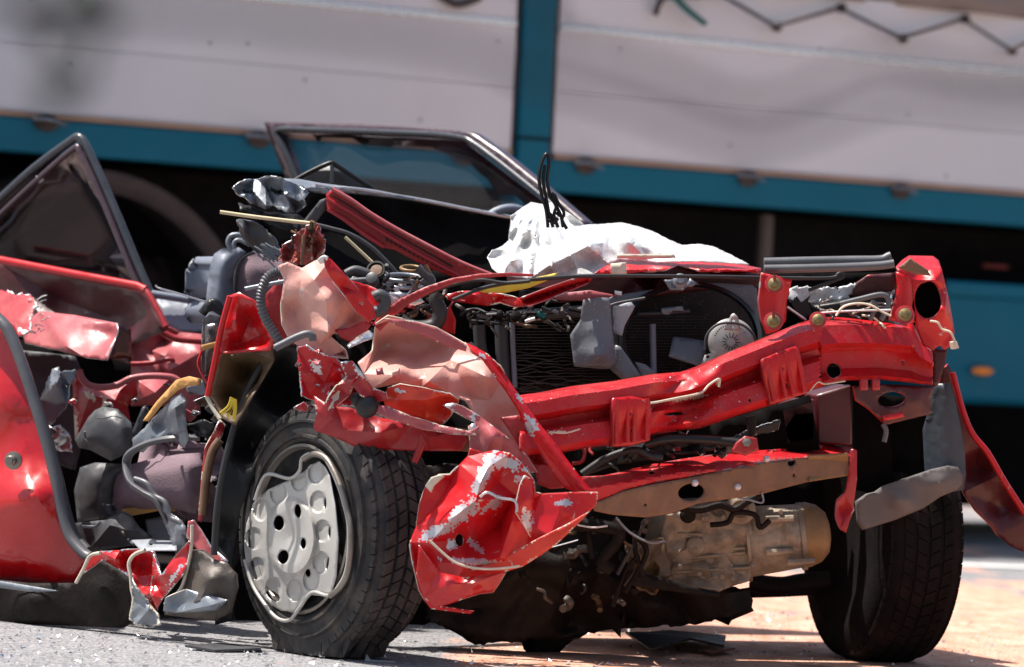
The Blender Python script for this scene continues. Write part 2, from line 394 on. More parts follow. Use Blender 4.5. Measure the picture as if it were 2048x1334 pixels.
# ================================================================== SETTING
def ground_mat():
    m = bpy.data.materials.new('asphalt_and_sand'); m.use_nodes = True; t = m.node_tree; N = t.nodes; L = t.links; b = N['Principled BSDF']
    geo = N.new('ShaderNodeNewGeometry'); sep = N.new('ShaderNodeSeparateXYZ'); L.new(geo.outputs['Position'], sep.inputs[0])
    def no(scale, det=5, vec=None, r=.6):
        n = N.new('ShaderNodeTexNoise'); n.inputs['Scale'].default_value = scale; n.inputs['Detail'].default_value = det; n.inputs['Roughness'].default_value = r
        L.new(vec or geo.outputs['Position'], n.inputs['Vector']); return n.outputs[0]
    def mr(s, a, c, lo=0, hi=1):
        n = N.new('ShaderNodeMapRange'); n.inputs[1].default_value = a; n.inputs[2].default_value = c; n.inputs[3].default_value = lo; n.inputs[4].default_value = hi
        L.new(s, n.inputs[0]); return n.outputs[0]
    def ma(op, a, c):
        n = N.new('ShaderNodeMath'); n.operation = op
        for i, v in enumerate((a, c)):
            if isinstance(v, (int, float)): n.inputs[i].default_value = v
            else: L.new(v, n.inputs[i])
        return n.outputs[0]
    def mix(f, a, c):
        n = N.new('ShaderNodeMix'); n.data_type = 'RGBA'; L.new(f, n.inputs[0])
        for i, v in ((6, a), (7, c)):
            if isinstance(v, tuple): n.inputs[i].default_value = (*v, 1)
            else: L.new(v, n.inputs[i])
        return n.outputs[2]
    vo = N.new('ShaderNodeTexVoronoi'); vo.inputs['Scale'].default_value = 95; L.new(geo.outputs['Position'], vo.inputs['Vector'])
    sepc = N.new('ShaderNodeSeparateColor'); L.new(vo.outputs['Color'], sepc.inputs[0])
    asph = mix(mr(sepc.outputs[0], .1, .95), (.10, .10, .11), (.40, .38, .38))
    asph = mix(mr(no(1.1, 4), .35, .7), asph, mix(mr(sepc.outputs[1], 0, 1), (.2, .2, .21), (.34, .33, .34)))
    mp = N.new('ShaderNodeMapping'); mp.inputs['Scale'].default_value = (1.6, .55, 1); L.new(geo.outputs['Position'], mp.inputs[0])
    sand = mix(mr(no(9, 7, mp.outputs[0]), .3, .7), (.50, .22, .135), (.78, .47, .35))
    sx = mr(sep.outputs[0], -.35, .25); sy = ma('MULTIPLY', mr(sep.outputs[1], 6.5, 8.3), mr(sep.outputs[1], 14.5, 10.5, .30, 1))
    f = ma('MULTIPLY', sx, sy); f = ma('ADD', f, ma('MULTIPLY', ma('SUBTRACT', no(2.2, 7, mp.outputs[0]), .5), 2.6)); f = mr(f, .38, .62)
    c = mix(f, asph, sand)
    c = mix(mr(no(1.3, 6), .58, .66, 0, .75), c, (.035, .028, .025))
    L.new(c, b.inputs['Base Color']); b.inputs['Roughness'].default_value = .75
    bn = N.new('ShaderNodeBump'); bn.inputs['Strength'].default_value = .8; bn.inputs['Distance'].default_value = .008
    L.new(ma('ADD', vo.outputs['Distance'], no(40, 6)), bn.inputs['Height']); L.new(bn.outputs[0], b.inputs['Normal'])
    return m
def quadsheet(name, pts, m, **k):
    return obj(name, [Vector(p) for p in pts], [list(range(len(pts)))], m, smooth=False, **k)
quadsheet('ground', [(-600, -300, 0), (600, -300, 0), (600, 900, 0), (-600, 900, 0)], ground_mat(), kind='structure')
# the painted edge line behind the car, running alongside the truck
vm = mat('bounce_cut_grass', (.045, .06, .025), .9, var=.4, vscale=3, bump=.8)  # unseen dark verges added to cut light bouncing off the ground
quadsheet('bounce_cut_verge', [(-300, -250, .004), (300, -250, .004), (300, 4.5, .004), (-300, 4.5, .004)], vm, kind='structure')
quadsheet('bounce_cut_verge', [(-300, 24, .004), (300, 24, .004), (300, 800, .004), (-300, 800, .004)], vm, kind='structure')
g = mat('road_marking_paint', (.75, .75, .74), .6, dust=.3, dustcol=(.45, .42, .4), wear=.2, wearcol=(.3, .3, .3), vscale=14)
quadsheet('lane_marking', [(-8, 12.35, .004), (12, 15.85, .004), (12, 16.02, .004), (-8, 12.52, .004)], g, kind='structure')

# ================================================================== TRUCK
TA = math.radians(31); TD = Vector((math.cos(TA), math.sin(TA), 0)); TN = Vector((math.sin(TA), -math.cos(TA), 0)); TO = Vector((0, 14.5, 0))
def TW(u, z, off=0): return TO+TD*u+Z*z+TN*off
def TP(x, y, off=0):
    v = Fw+Rt*((x-1024)/FPX)+Up*((667-y)/FPX); t = ((TO+TN*off-EYE).dot(TN))/v.dot(TN); return EYE+v*t
truck = thing('flatbed_truck', TW(0, 0, -1.2), 'parked blue truck with pale dropside boards and grey tarpaulin behind the wreck', 'truck')
def tbox(name, u0, u1, z0, z1, o0, o1, m, label=None, bevel=.006, parent=None):
    return box(name, TW((u0+u1)/2, (z0+z1)/2, (o0+o1)/2), (u1-u0)/2, abs(o1-o0)/2, (z1-z0)/2, m, parent or truck, X=TD, Y=-TN, bevel=bevel, label=label)
for (a, b_) in ((-4.2, -.045), (.135, 4.8)):
    for (z0, z1) in ((1.403, 1.6295), (1.6315, 1.846), (1.875, 2.085)):
        tbox('side_plank', a, b_, z0, z1, -.025, 0, 'board', bevel=.001)
    tbox('seam_rail', a, b_, 1.8465, 1.8745, -.02, .008, 'seam', 'bright aluminium joint between the boards', bevel=.004)
    tbox('board_edge', a, b_, 1.384, 1.4025, -.03, .012, 'edge', 'tan bottom edge of the boards', bevel=.003)
tbox('stake_post', -.022, .108, .98, 2.4, -.10, .022, 'tblue', 'blue upright post between the boards')
for u in (-.034, .122): tbox('post_channel', u-.009, u+.009, 1.39, 2.4, -.05, -.004, 'mud')
tbox('bed_rail', -4.2, 4.8, 1.265, 1.382, -.12, .004, 'tblue', 'blue rail along the bed edge')
tbox('rail_joint', -.024, .112, 1.445, 1.455, -.02, .026, 'chas_shade', bevel=.001)
tbox('cargo_body', -4.2, 4.8, 1.30, 2.08, -2.4, -.13, 'tarp', bevel=.01)
# tarpaulin: hangs outside the top of the boards at the right, with a scalloped surface
vs = []; fs = []
nu, nz = 90, 8
for i in range(nu+1):
    u = .2+4.6*i/nu
    for j in range(nz+1):
        z = 2.075+.5*j/nz
        vs.append(TW(u, z, .02+.02*math.sin(u*7)*(1-j/nz)+.012*math.sin(u*19+j)))
for i in range(nu):
    for j in range(nz): a = i*(nz+1)+j; fs.append([a, a+nz+1, a+nz+2, a+1])
obj('tarpaulin', vs, fs, 'tarp', truck, 'grey tarpaulin above the boards', thick=.006)
zz = [(1440, -12), (1550, 52), (1679, 16), (1802, 77), (1926, 38), (2021, 100), (2110, 60), (2180, 130)]
tube('lacing_rope', [TP(x, y, .045) for x, y in zz], .008, 'rope', truck, world=True, k=1, label='zigzag lacing rope of the tarpaulin')
for (x, y) in ((1550, 54), (1802, 79), (2021, 103), (1679, 16), (1926, 38)):
    p = TP(x, y, .03); lathe('rope_hook', p, TN, [(0, .018), (.02, .02), (.03, .012), (.04, .004)], 'mud', truck, seg=12)
tube('strap_buckle', [TP(1345, -10, .05), TP(1375, 20, .06), TP(1408, 46, .05)], .022, 'teal', truck, world=True, k=3, flat=.5, label='dark teal strap end with buckle')
tube('loose_rope', [TP(1310, 30, .03), TP(1330, -6, .04), TP(1400, -10, .04), TP(1450, -14, .04)], .012, 'rope', truck, world=True)
tube('loose_rope', [TP(880, -10, .03), TP(915, 8, .03), TP(960, -6, .03)], .016, 'rope', truck, world=True)
for (x, y) in ((90, 240), (515, 274), (925, 310), (1168, 327), (1492, 353), (1798, 378)):
    p = TP(x, y, .0)
    l = lathe('latch', p+TN*.004, TN, [(0, .042), (.012, .045), (.02, .03), (.022, .012)], 'mud', truck, seg=16, fn=lambda v, a, i, z0=p.z: Vector((v.x, v.y, z0-.008+(v.z-z0)*.7)))  # dark latch disc, enlarged to draw the handle's shadow too
    tube('latch_handle', [p+TN*.03-TD*.06, p+TN*.045, p+TN*.035+TD*.055-Z*.012], .012, 'crush', l, world=True, k=4, flat=.6)
for (x, y) in ((495, 86), (610, 160), (420, 85), (1240, 98), (1815, 228), (1892, 352), (140, 130), (995, 84), (840, 240), (1460, 290), (1640, 98)):
    lathe('board_speck', TP(x, y, .0), TN, [(0, .005), (.002, .005), (.003, .002)], 'mud', truck, seg=10)  # small dark discs added to draw sensor-dust specks
# underneath: dark block carrying the shade under the bed, wheels, mudguard, tool box, supports
tbox('underbed_shade', -4.2, 4.8, .12, 1.262, -2.3, -.95, 'chas_shade', bevel=.02)
tbox('frame_member', -4.2, 4.8, .95, 1.262, -.94, -.35, 'chas_shade', bevel=.02)
def tpipe(name, u, z, r, o0, o1, m, parent=truck, label=None, prof=None):
    return lathe(name, TW(u, z, o0), TN, prof or [(0, r), (o1-o0, r)], m, parent, seg=44, label=label)
cu = TP(150, 640, -.1); uw = (cu-TO).dot(TD)
for u in (uw,):
    wt = lathe('wheel', TW(u, .52, -.42), TN, [(0, .3), (0, .47), (.03, .5), (.27, .5), (.30, .46), (.31, .32), (.26, .29), (.2, .27)], 'tyre_shade', truck, seg=48)
    lathe('rim', TW(u, .52, -.42), TN, [(.15, .27), (.17, .2), (.24, .12), (.30, .11), (.31, .05)], 'mud', wt, seg=30)
    if u > 3: continue
    vs = []; fs = []
    for i in range(37):
        q = math.radians(-5+190*i/36)
        for (o, r) in ((-.5, .60), (-.5, .63), (.0, .635), (.0, .57)):
            vs.append(TW(u+r*math.cos(q), .58+r*math.sin(q), o))
    for i in range(36):
        for j in range(3): a = i*4+j; fs.append([a, a+1, a+5, a+4])
    obj('mudguard', vs, fs, 'mud', truck, 'curved dark mudguard', thick=.012)
p0 = TP(1897, 560, .0); p1 = TP(2048, 800, 0); ub = (p0-TO).dot(TD)
tb = tbox('tool_box', ub, ub+1.5, .56, 1.0, -.5, -.03, 'tblue', 'blue box slung under the bed', bevel=.03)
tbox('box_lid', ub+.004, ub+1.49, .975, 1.035, -.48, -.012, 'tblue', parent=tb, bevel=.012)
q = TP(1962, 742, -.01); lathe('marker_light', q, TN, [(0, .05), (.012, .052), (.022, .04)], 'amber', truck, seg=20, fn=lambda v, a, i: Vector((v.x, v.y, q.z+(v.z-q.z)*.33)), label='orange side marker light')
q = TP(1990, 533, -.2); tube('reflector', [q-TD*.06, q+TD*.06], .008, 'rust', truck, world=True)
q = TP(1533, 430, -.12); tube('support_leg', [q, Vector((q.x, q.y, .55))], .030, 'grime', truck, world=True, label='pale support leg under the bed')

# ================================================================== THE WRECKED CAR
car = thing('wrecked_car', (-.1, 9.6, 0), 'wrecked red hatchback with its roof cut off and front end crushed open', 'car')
sdp = lambda x, y=0: 8.7+(600-x)*.0009            # near flank
bdp = lambda x, y=0: 8.45+(x-1050)*.0006          # bumper line
# ---- far door window frame with glass
fd = lambda x, y=0: 10.1+(1165-x)/637*.85
wf = sheet('door_window_frame', [(528, 244), (560, 244), (710, 247), (860, 256), (931, 263), (946, 268), (1000, 305), (1076, 366), (1130, 412), (1172, 448), (1165, 462), (1100, 412), (1040, 366), (980, 318), (926, 282), (860, 277), (710, 268), (556, 264), (575, 310), (592, 352), (612, 395), (590, 400), (560, 330)],
           'frame', car, D=fd, s=12, thick=.03, smooth=1, ang=50, label='window frame of the far front door')
tube('window_channel', [(610, 395, -.02), (590, 345, -.02), (566, 292, -.02), (553, 268, -.02), (562, 258, -.02), (640, 260, -.02), (740, 263, -.02), (860, 268, -.02), (922, 275, -.02), (945, 285, -.02), (1000, 325, -.02), (1076, 386, -.02), (1130, 430, -.02)], .0075, 'silver', wf, D=fd, k=4)
sheet('window_pane', [(553, 266), (710, 268), (926, 282), (1076, 396), (1110, 430), (1100, 470), (800, 440), (620, 400)], 'glass', wf, D=lambda x, y: fd(x)+.02, s=60, thick=.004)
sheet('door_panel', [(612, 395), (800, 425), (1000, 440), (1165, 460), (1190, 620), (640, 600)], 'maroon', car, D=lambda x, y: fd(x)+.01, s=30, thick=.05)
# ---- left: window frame with a pointed top
ld = lambda x, y=0: 10.35-(x)*.0012
tube('door_window_frame', [(-120, 510), (0, 398), (70, 335), (140, 283), (155, 275), (168, 285), (200, 352), (240, 445), (275, 530), (306, 600)], .0105, 'silver', car, D=ld, k=3, flat=1.15, label='pointed window frame of the rear door')
tube('window_seal', [(-115, 540), (5, 425), (80, 355), (148, 297), (160, 304), (190, 365), (228, 455), (262, 540), (285, 590)], .008, 'frame', car, D=lambda x, y: ld(x)-.02, k=3)
sheet('window_pane', [(-120, 520), (0, 412), (75, 345), (150, 288), (165, 300), (230, 440), (292, 580), (0, 560)], 'dglass', car, D=lambda x, y: ld(x)+.01, s=60, thick=.004)
sheet('sticker_scrap', [(72, 352), (84, 350), (86, 360), (78, 366)], 'white', car, D=lambda x, y: ld(x)-.02, s=8, jag=2)
# ---- ledge, dark far inner panel
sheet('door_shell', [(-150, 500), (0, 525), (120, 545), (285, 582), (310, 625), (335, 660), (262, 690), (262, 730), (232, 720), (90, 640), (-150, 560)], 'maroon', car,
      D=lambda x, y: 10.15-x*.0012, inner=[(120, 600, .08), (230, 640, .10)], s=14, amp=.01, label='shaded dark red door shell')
tube('door_top_edge', [(-150, 492), (0, 520), (140, 547), (275, 572), (292, 580)], .0095, 'red', car, D=lambda x, y: 10.08-x*.0012, k=1, flat=1.1, label='bright red upper door edge')
tube('door_top_edge', [(288, 576), (302, 596), (318, 625), (332, 654)], .008, 'redd', car, D=lambda x, y: 10.08-x*.0012, k=2)
sheet('inner_sill_panel', [(80, 622), (150, 630), (234, 646), (236, 662), (226, 690), (214, 720), (170, 715), (110, 700), (50, 686), (40, 650)], 'pinkr', car, D=lambda x, y: 9.75-x*.0012,
      inner=[(160, 650, -.01), (225, 670, .03), (130, 690, -.03)], f=lambda x, y: -(y-640)*.0012, s=8, amp=.012, rim='bare', label='dusty rose folded side panel')
sheet('sill_return', [(234, 646), (262, 658), (264, 716), (214, 718), (228, 688)], 'maroon', car, D=9.62, s=10, f=lambda x, y: (x-234)*.002)
for k, oc in enumerate(([(-60, 570), (20, 583), (62, 592), (76, 612), (60, 640), (64, 660), (35, 672), (5, 655), (-60, 640)],)):
    sheet('torn_panel', oc, 'redd', car, D=lambda x, y: 9.6-x*.0012, f=lambda x, y: -(y-600)*.0016, s=5, amp=.02, fr=14, jag=4, rim='white', edge=3, chipmat='white', chips=[(72, 622, 5, 14, 0), (50, 664, 14, 4, .4)], label='torn red panel with frayed pale edge')
rg = random.Random(5)
for k in range(22):
    a = (rg.uniform(50, 84), rg.uniform(596, 668)); b_ = (a[0]+rg.uniform(4, 20), a[1]+rg.uniform(-10, 5))
    tube('frayed_fibre', [(*a, 0), ((a[0]+b_[0])/2, (a[1]+b_[1])/2-2, -.01), (*b_, -.01)], .0012, 'white', car, D=9.52, seg=4, k=2)
# ---- interior floor / far tub, rose ledges
sheet('inner_sill_panel', [(262, 690), (310, 652), (332, 652), (360, 664), (404, 668), (410, 700), (412, 800), (390, 812), (262, 812)], 'pinkr', car, D=9.9,
      inner=[(330, 680, .03), (300, 700, 0), (400, 705, -.05), (330, 712, -.06), (340, 740, -.08), (330, 755, -.03), (300, 780, -.08)], s=8, amp=.02, fr=7, ang=25, label='dusty rose floor tunnel panel')
tube('panel_lip', [(310, 655), (330, 668), (355, 678), (404, 682)], .009, 'redd', car, D=9.83)
tube('panel_lip', [(262, 728), (300, 726), (340, 718), (346, 726)], .006, 'redd', car, D=9.75)
sheet('inner_tub', [(144, 745), (158, 738), (172, 762), (200, 772), (235, 768), (272, 752), (275, 790), (256, 812), (262, 850), (200, 905), (150, 880)], 'redd', car, D=9.6,
      inner=[(180, 790, -.05), (230, 800, -.06), (200, 830, -.02), (240, 780, -.03)], s=8, amp=.02, chips=[(180, 790, 16, 5, .9), (210, 800, 12, 3, .7), (152, 856, 5, 20, 0)], chipmat='cream', label='scraped red floor tub')
tube('tub_lip', [(158, 740), (165, 758), (180, 771), (205, 775), (235, 770), (262, 757), (300, 752), (340, 754), (358, 762)], .008, 'pinkr', car, D=9.53)
sheet('inner_tub', [(262, 752), (345, 752), (400, 770), (400, 830), (340, 815), (262, 805)], 'pinkr', car, D=9.62, inner=[(310, 785, -.08)], s=9, amp=.02)
sheet('inner_shade', [(150, 700), (280, 700), (410, 780), (470, 880), (470, 1120), (150, 1120), (60, 980), (40, 680)], 'shadeblk', car, D=10.0, s=50, thick=.02)  # near-black sheet stands for the cabin's deep shade
sheet('inner_trim', [(40, 700), (150, 712), (165, 745), (160, 900), (150, 940), (90, 920)], 'charcoal', car, D=9.72, s=10, amp=.03, label='brown grey inner trim')
sheet('crushed_trim', [(78, 800), (104, 738), (118, 733), (122, 745), (150, 738), (154, 745), (140, 770), (135, 812), (100, 850), (85, 835)], 'crush', car, D=9.45, inner=[(112, 770, -.05), (128, 775, .02)], s=6, amp=.03, fr=16, jag=2, rim='bare', label='crumpled silver grey scrap')
sheet('crushed_trim', [(88, 860), (120, 850), (140, 870), (145, 905), (110, 900)], 'bare', car, D=9.5, s=6, amp=.04, fr=22, jag=3)
# ---- pale blue-grey inner trim + seat
sheet('side_trim', [(303, 583), (355, 592), (412, 602), (416, 664), (360, 664), (332, 652)], 'bluegrey', car, D=10.0, f=lambda x, y: (.03 if y < 600 else 0)-(y-590)*.0006, s=9, smooth=2, label='pale blue grey side trim')
tube('trim_roll', [(303, 588), (355, 596), (412, 606)], .010, 'bluegrey', car, D=9.97)
def cushion(name, outline, m, D, back, infl=.04, s=10, label=None, parent=None, seam=None, thick=None):
    def f(x, y):
        e = min(edist(x, y, outline), 34)/34; return -infl*math.sqrt(max(0, 1-(1-e)**2))
    return sheet(name, outline, m, parent or car, D=D, f=f, s=s, thick=thick or back, smooth=2, ang=60, label=label, amp=.0, fr=14, crease=False)
seat = cushion('seat_back', [(470, 668), (465, 620), (466, 560), (472, 530), (485, 514), (505, 505), (545, 512), (590, 530), (610, 700), (480, 760)], 'mauve', 9.62, .12, .05, label='mauve cloth front seat back')
cushion('seat_bolster', [(410, 668), (412, 600), (418, 540), (428, 508), (446, 496), (478, 495), (492, 504), (476, 520), (467, 560), (466, 620), (470, 680)], 'bluegrey', 9.60, .14, .06, parent=seat, label='blue grey seat bolster')
tube('seat_piping', [(474, 680), (470, 620), (470, 560), (477, 528), (492, 512), (510, 505)], .004, 'charcoal', seat, D=9.55)
tube('headrest_post', [(462, 500), (456, 485), (462, 472), (480, 470), (505, 482), (540, 500)], .006, 'crush', seat, D=9.55)
tube('headrest_post', [(470, 498), (468, 486), (478, 480), (500, 490)], .005, 'crush', seat, D=9.5)
# seat cushion, headrest, bottom trim
sc_ = cushion('seat_cushion', [(240, 935), (300, 918), (360, 908), (404, 905), (408, 940), (402, 1010), (392, 1028), (345, 1018), (255, 1018), (228, 1030), (215, 960)], 'mauve', lambda x, y: sdp(x)+.28, .18, .08, label='mauve seat cushion')
cushion('seat_bolster', [(148, 980), (160, 935), (190, 925), (245, 928), (256, 934), (232, 950), (222, 985), (222, 1035), (155, 1045)], 'charcoal', lambda x, y: sdp(x)+.25, .12, .05, parent=sc_)
cushion('headrest', [(150, 880), (176, 835), (190, 820), (206, 813), (236, 818), (262, 845), (266, 868), (258, 905), (222, 922), (180, 900), (158, 896)], 'charcoal', lambda x, y: sdp(x)+.16, .10, .06, s=8, label='dark grey headrest lying low')
sheet('trim_blade', [(262, 868), (284, 815), (292, 810), (294, 830), (272, 880)], 'charcoal', car, D=9.2, s=8)
sheet('seat_base', [(150, 1046), (208, 1040), (246, 1022), (262, 1030), (285, 1062), (300, 1075), (262, 1092), (175, 1104), (160, 1090)], 'charcoal', car, D=lambda x, y: sdp(x)+.18, inner=[(220, 1050, -.05), (255, 1060, -.03)], s=9, amp=.01, thick=.01, label='torn dark plastic seat base')
tube('seat_rail', [(246, 1026), (290, 1018), (340, 1010), (350, 1022)], .010, 'foam', car, D=9.25)
sheet('seat_base', [(290, 1040), (340, 1030), (352, 1080), (300, 1085)], 'bluegrey', car, D=9.3, s=10, amp=.01, thick=.01)
sheet('trim_plate', [(263, 1080), (300, 1078), (352, 1082), (354, 1100), (282, 1100)], 'greyled', car, D=lambda x, y: sdp(x)+.05, holes=[(302, 1088, 4, 2.5)], f=lambda x, y: -(y-1080)*.006, s=8, label='pale grey plastic plate')
# hanging rubber seal, foam, metal torn panel
tube('rubber_strip', [(400, 875, .05), (345, 876), (300, 885), (262, 905), (253, 930), (262, 965, -.03), (288, 985, -.03), (312, 1000, -.03), (330, 1032, -.02), (350, 1065), (372, 1100)], .013, 'grubber', car, D=lambda x, y: sdp(x)+.02, k=6, flat=.6, label='loose grey door seal')
tube('rubber_strip', [(270, 958), (295, 968), (310, 992), (330, 1005), (342, 1035), (362, 1048), (372, 1090)], .007, 'grubber', car, D=lambda x, y: sdp(x)-.01, k=6)
sheet('rust_strap', [(306, 985), (330, 1000), (345, 1030), (362, 1040), (372, 1060), (376, 1105), (350, 1110), (335, 1060), (318, 1020)], 'crush', car, D=lambda x, y: sdp(x)-.01, s=6, amp=.03, fr=25, jag=2)
sheet('torn_pillar_trim', [(264, 880), (300, 845), (340, 800), (362, 785), (374, 800), (372, 830), (374, 862), (376, 880), (366, 896), (352, 872), (338, 868), (310, 880), (285, 905), (265, 895)], 'crush', car, D=lambda x, y: sdp(x)+.02,
      inner=[(350, 815, -.05), (356, 860, -.02), (320, 850, .03)], s=7, amp=.02, fr=14, rim='bare', jag=1.5, label='torn blue grey pillar trim')
sheet('foam_strip', [(285, 842), (312, 804), (336, 778), (352, 760), (375, 753), (398, 758), (396, 770), (372, 772), (352, 782), (322, 808), (294, 842)], 'foam', car, D=lambda x, y: sdp(x)+.0, s=7, amp=.015, fr=16, thick=.008, label='ochre foam strip')
sheet('torn_pillar_trim', [(372, 775), (405, 758), (415, 790), (395, 790), (378, 782)], 'bluegrey', car, D=8.95, s=7, amp=.01)
sheet('pink_shred', [(365, 815), (385, 826), (392, 812), (392, 835), (380, 845), (368, 838)], 'pinkr', car, D=8.95, s=5, amp=.02, fr=20)
sheet('shredded_plastic', [(372, 850), (405, 838), (430, 850), (420, 880), (395, 872)], 'black', car, D=8.92, s=6, amp=.04, fr=22, jag=2)
# ---- rear side panel with rubber seal
rear = sheet('side_panel', [(-420, 520), (-200, 560), (-60, 610), (0, 632), (28, 652), (45, 700), (64, 760), (90, 850), (108, 920), (122, 1000), (135, 1060), (160, 1102), (178, 1114), (152, 1166), (60, 1166), (-200, 1150), (-420, 1140)], 'redc', car, D=lambda x, y: sdp(x)+.03,
      inner=[(0, 800, -.06), (40, 900, -.05), (60, 1000, -.08), (20, 1100, -.10), (100, 1060, -.05), (70, 1130, -.06), (-200, 850, -.08), (-200, 1050, -.10)], f=lambda x, y: -.05*math.exp(-((y-1000)/60)**2)*(1 if x < 110 else .5), s=14, smooth=3, ang=50, label='glossy red rear side panel')
tube('door_seal', [(-60, 590, .01), (0, 640), (22, 672), (45, 730), (68, 800), (92, 880), (112, 960), (125, 1025), (142, 1075), (168, 1106), (182, 1114)], .0155, 'grubber', rear, D=lambda x, y: sdp(x)-.01, k=6, flat=.8)
tube('door_seal', [(10, 655), (40, 715), (66, 785), (93, 868), (116, 950), (133, 1020), (150, 1070), (176, 1100)], .011, 'charcoal', rear, D=lambda x, y: sdp(x)+.02, k=6)
lathe('door_striker', P(28, 921, 9.12), Vector((-.3, -1, 0)), [(0, .021), (.006, .021), (.008, .012), (.022, .012), (.024, .009), (.03, .009)], 'rim', rear, seg=20)
sheet('sill_skirt', [(-420, 1138), (0, 1160), (60, 1166), (150, 1166), (166, 1140), (184, 1118), (205, 1118), (240, 1142), (262, 1160), (268, 1200), (262, 1240), (240, 1256), (0, 1246), (-420, 1240)], 'under', car, D=lambda x, y: sdp(x)-.06,
      inner=[(60, 1200, -.04), (200, 1180, -.03), (180, 1240, .0), (-200, 1200, -.04)], s=11, amp=.012, thick=.02, smooth=1, label='black side skirt')
sheet('sill_highlight', [(-420, 1150), (0, 1162), (60, 1172), (118, 1182), (60, 1184), (0, 1176), (-420, 1168)], 'crush', car, D=lambda x, y: sdp(x)-.09, s=9, smooth=1)  # grey strip drawing the silver highlight along the lower body edge
sill = sheet('crushed_sill', [(166, 1148), (178, 1112), (200, 1102), (240, 1100), (278, 1098), (308, 1104), (318, 1130), (322, 1152), (340, 1130), (376, 1092), (384, 1098), (370, 1130), (340, 1160), (322, 1180), (314, 1222), (290, 1208), (268, 1188), (262, 1156), (236, 1138), (206, 1120)], 'redc', car,
      D=lambda x, y: sdp(x)-.10, inner=[(230, 1118, -.03), (262, 1125, .04), (290, 1130, .06), (296, 1165, .03), (300, 1190, -.02)], s=6, amp=.015, fr=14, rim='bare', edge=3, label='crushed bright red door sill')
sheet('crushed_sill', [(376, 1042), (388, 1040), (402, 1060), (420, 1090), (455, 1122), (448, 1130), (420, 1122), (392, 1098), (372, 1074)], 'pinkr', car, D=lambda x, y: sdp(x)-.10, s=6, amp=.03, fr=16, rim='bare', edge=4)
sheet('sill_end', [(382, 1100), (400, 1102), (425, 1118), (452, 1124), (470, 1146), (472, 1175), (458, 1225), (430, 1242), (328, 1230), (330, 1210), (362, 1186), (370, 1150), (376, 1120)], 'grime', car,
      D=lambda x, y: sdp(x)-.13, inner=[(420, 1160, -.05), (400, 1200, -.04)], s=8, amp=.03, fr=9, thick=.015, label='crushed grimy sill end')
sheet('sill_end', [(262, 1160), (285, 1200), (312, 1224), (312, 1240), (290, 1250), (262, 1242)], 'tan', car, D=lambda x, y: sdp(x)-.12, s=7, amp=.03, fr=14, rim='cream')
sheet('torn_sill_flap', [(306, 1106), (322, 1150), (345, 1118), (378, 1082), (384, 1100), (366, 1150), (344, 1176), (326, 1196), (314, 1218), (300, 1190), (304, 1150)], 'redc', car, D=lambda x, y: sdp(x)-.15, rnd=.03, nr=8, s=5, amp=.02, fr=16, rim='bare', edge=3, chipmat='bare', chips=[(350, 1150, 4, 30, .6)], label='torn bright red sill flap')
sheet('torn_sill_flap', [(262, 1150), (276, 1178), (300, 1206), (316, 1226), (322, 1248), (300, 1254), (270, 1250), (258, 1240), (266, 1200)], 'crush', car, D=lambda x, y: sdp(x)-.14, rnd=.03, nr=8, s=5, amp=.03, fr=16, rim='cream', edge=4, jag=2)
sheet('torn_sill_flap', [(330, 1196), (372, 1178), (420, 1190), (456, 1200), (434, 1222), (350, 1226), (326, 1222)], 'crush', car, D=lambda x, y: sdp(x)-.17, rnd=.02, nr=8, s=6, amp=.02, fr=14, rim='cream')
tube('bare_fold', [(152, 1166), (168, 1136), (180, 1112), (200, 1106)], .004, 'cream', sill, D=lambda x, y: sdp(x)-.13)
tube('bare_fold', [(290, 1100), (268, 1110), (258, 1128), (262, 1156), (264, 1180), (268, 1200), (262, 1232)], .0045, 'cream', sill, D=lambda x, y: sdp(x)-.13)
tube('bare_fold', [(384, 1050), (382, 1100), (372, 1146), (360, 1180), (330, 1208)], .004, 'cream', sill, D=lambda x, y: sdp(x)-.14)
box('car_floor', (-.92, 10.95, .09), .62, 1.35, .04, 'under', car, label='flat floor pan')
box('far_body_side', Vector((-.20, 11.3, .36)), .03, .9, .22, 'redd', car)
lathe('rear_wheel', Vector((-1.55, 10.35, .27)), -WID, [(-.12, .18), (-.12, .25), (0, .27), (.05, .26), (.06, .18), (.03, .02)], 'tyre', car, seg=36)
# ---- clear lamp assembly + black bracket
sheet('indicator_lens', [(405, 640), (420, 628), (444, 634), (448, 652), (436, 700), (430, 740), (414, 770), (404, 760), (402, 690)], 'clear', car, D=8.9, inner=[(425, 680, -.03)], s=7, amp=.015, fr=14, rim='bare', thick=.006, label='broken clear lens')
sheet('lamp_reflector', [(410, 650), (436, 646), (428, 720), (410, 745)], 'bare', car, D=8.94, s=8, amp=.03, fr=14)
tube('lamp_clip', [(404, 628), (416, 612), (430, 605), (446, 622), (452, 632)], .010, 'black', car, D=8.88, k=5)
sheet('lamp_clip', [(402, 628), (420, 598), (436, 608), (454, 625), (448, 636), (425, 622)], 'black', car, D=8.86, s=6, amp=.02)
tube('wiring_strand', [(311, 570), (318, 576), (350, 585), (400, 600), (450, 616)], .0025, 'prim', car, D=8.9, seg=6)
sheet('foam_strip', [(402, 690), (436, 682), (430, 694), (404, 702)], 'foam', car, D=8.85, s=6, amp=.01)
tube('wiring_strand', [(404, 700), (396, 725), (402, 745), (420, 775)], .003, 'red', car, D=8.86, seg=6)
for k in range(6): tube('yellow_strand', [(462+k*2, 794+k), (456+k*3.2, 812+(k%3)*4), (440+k*6.5-(k%2)*4, 826+(k*37%17))], .0022, 'yellow', car, D=8.62, seg=5)
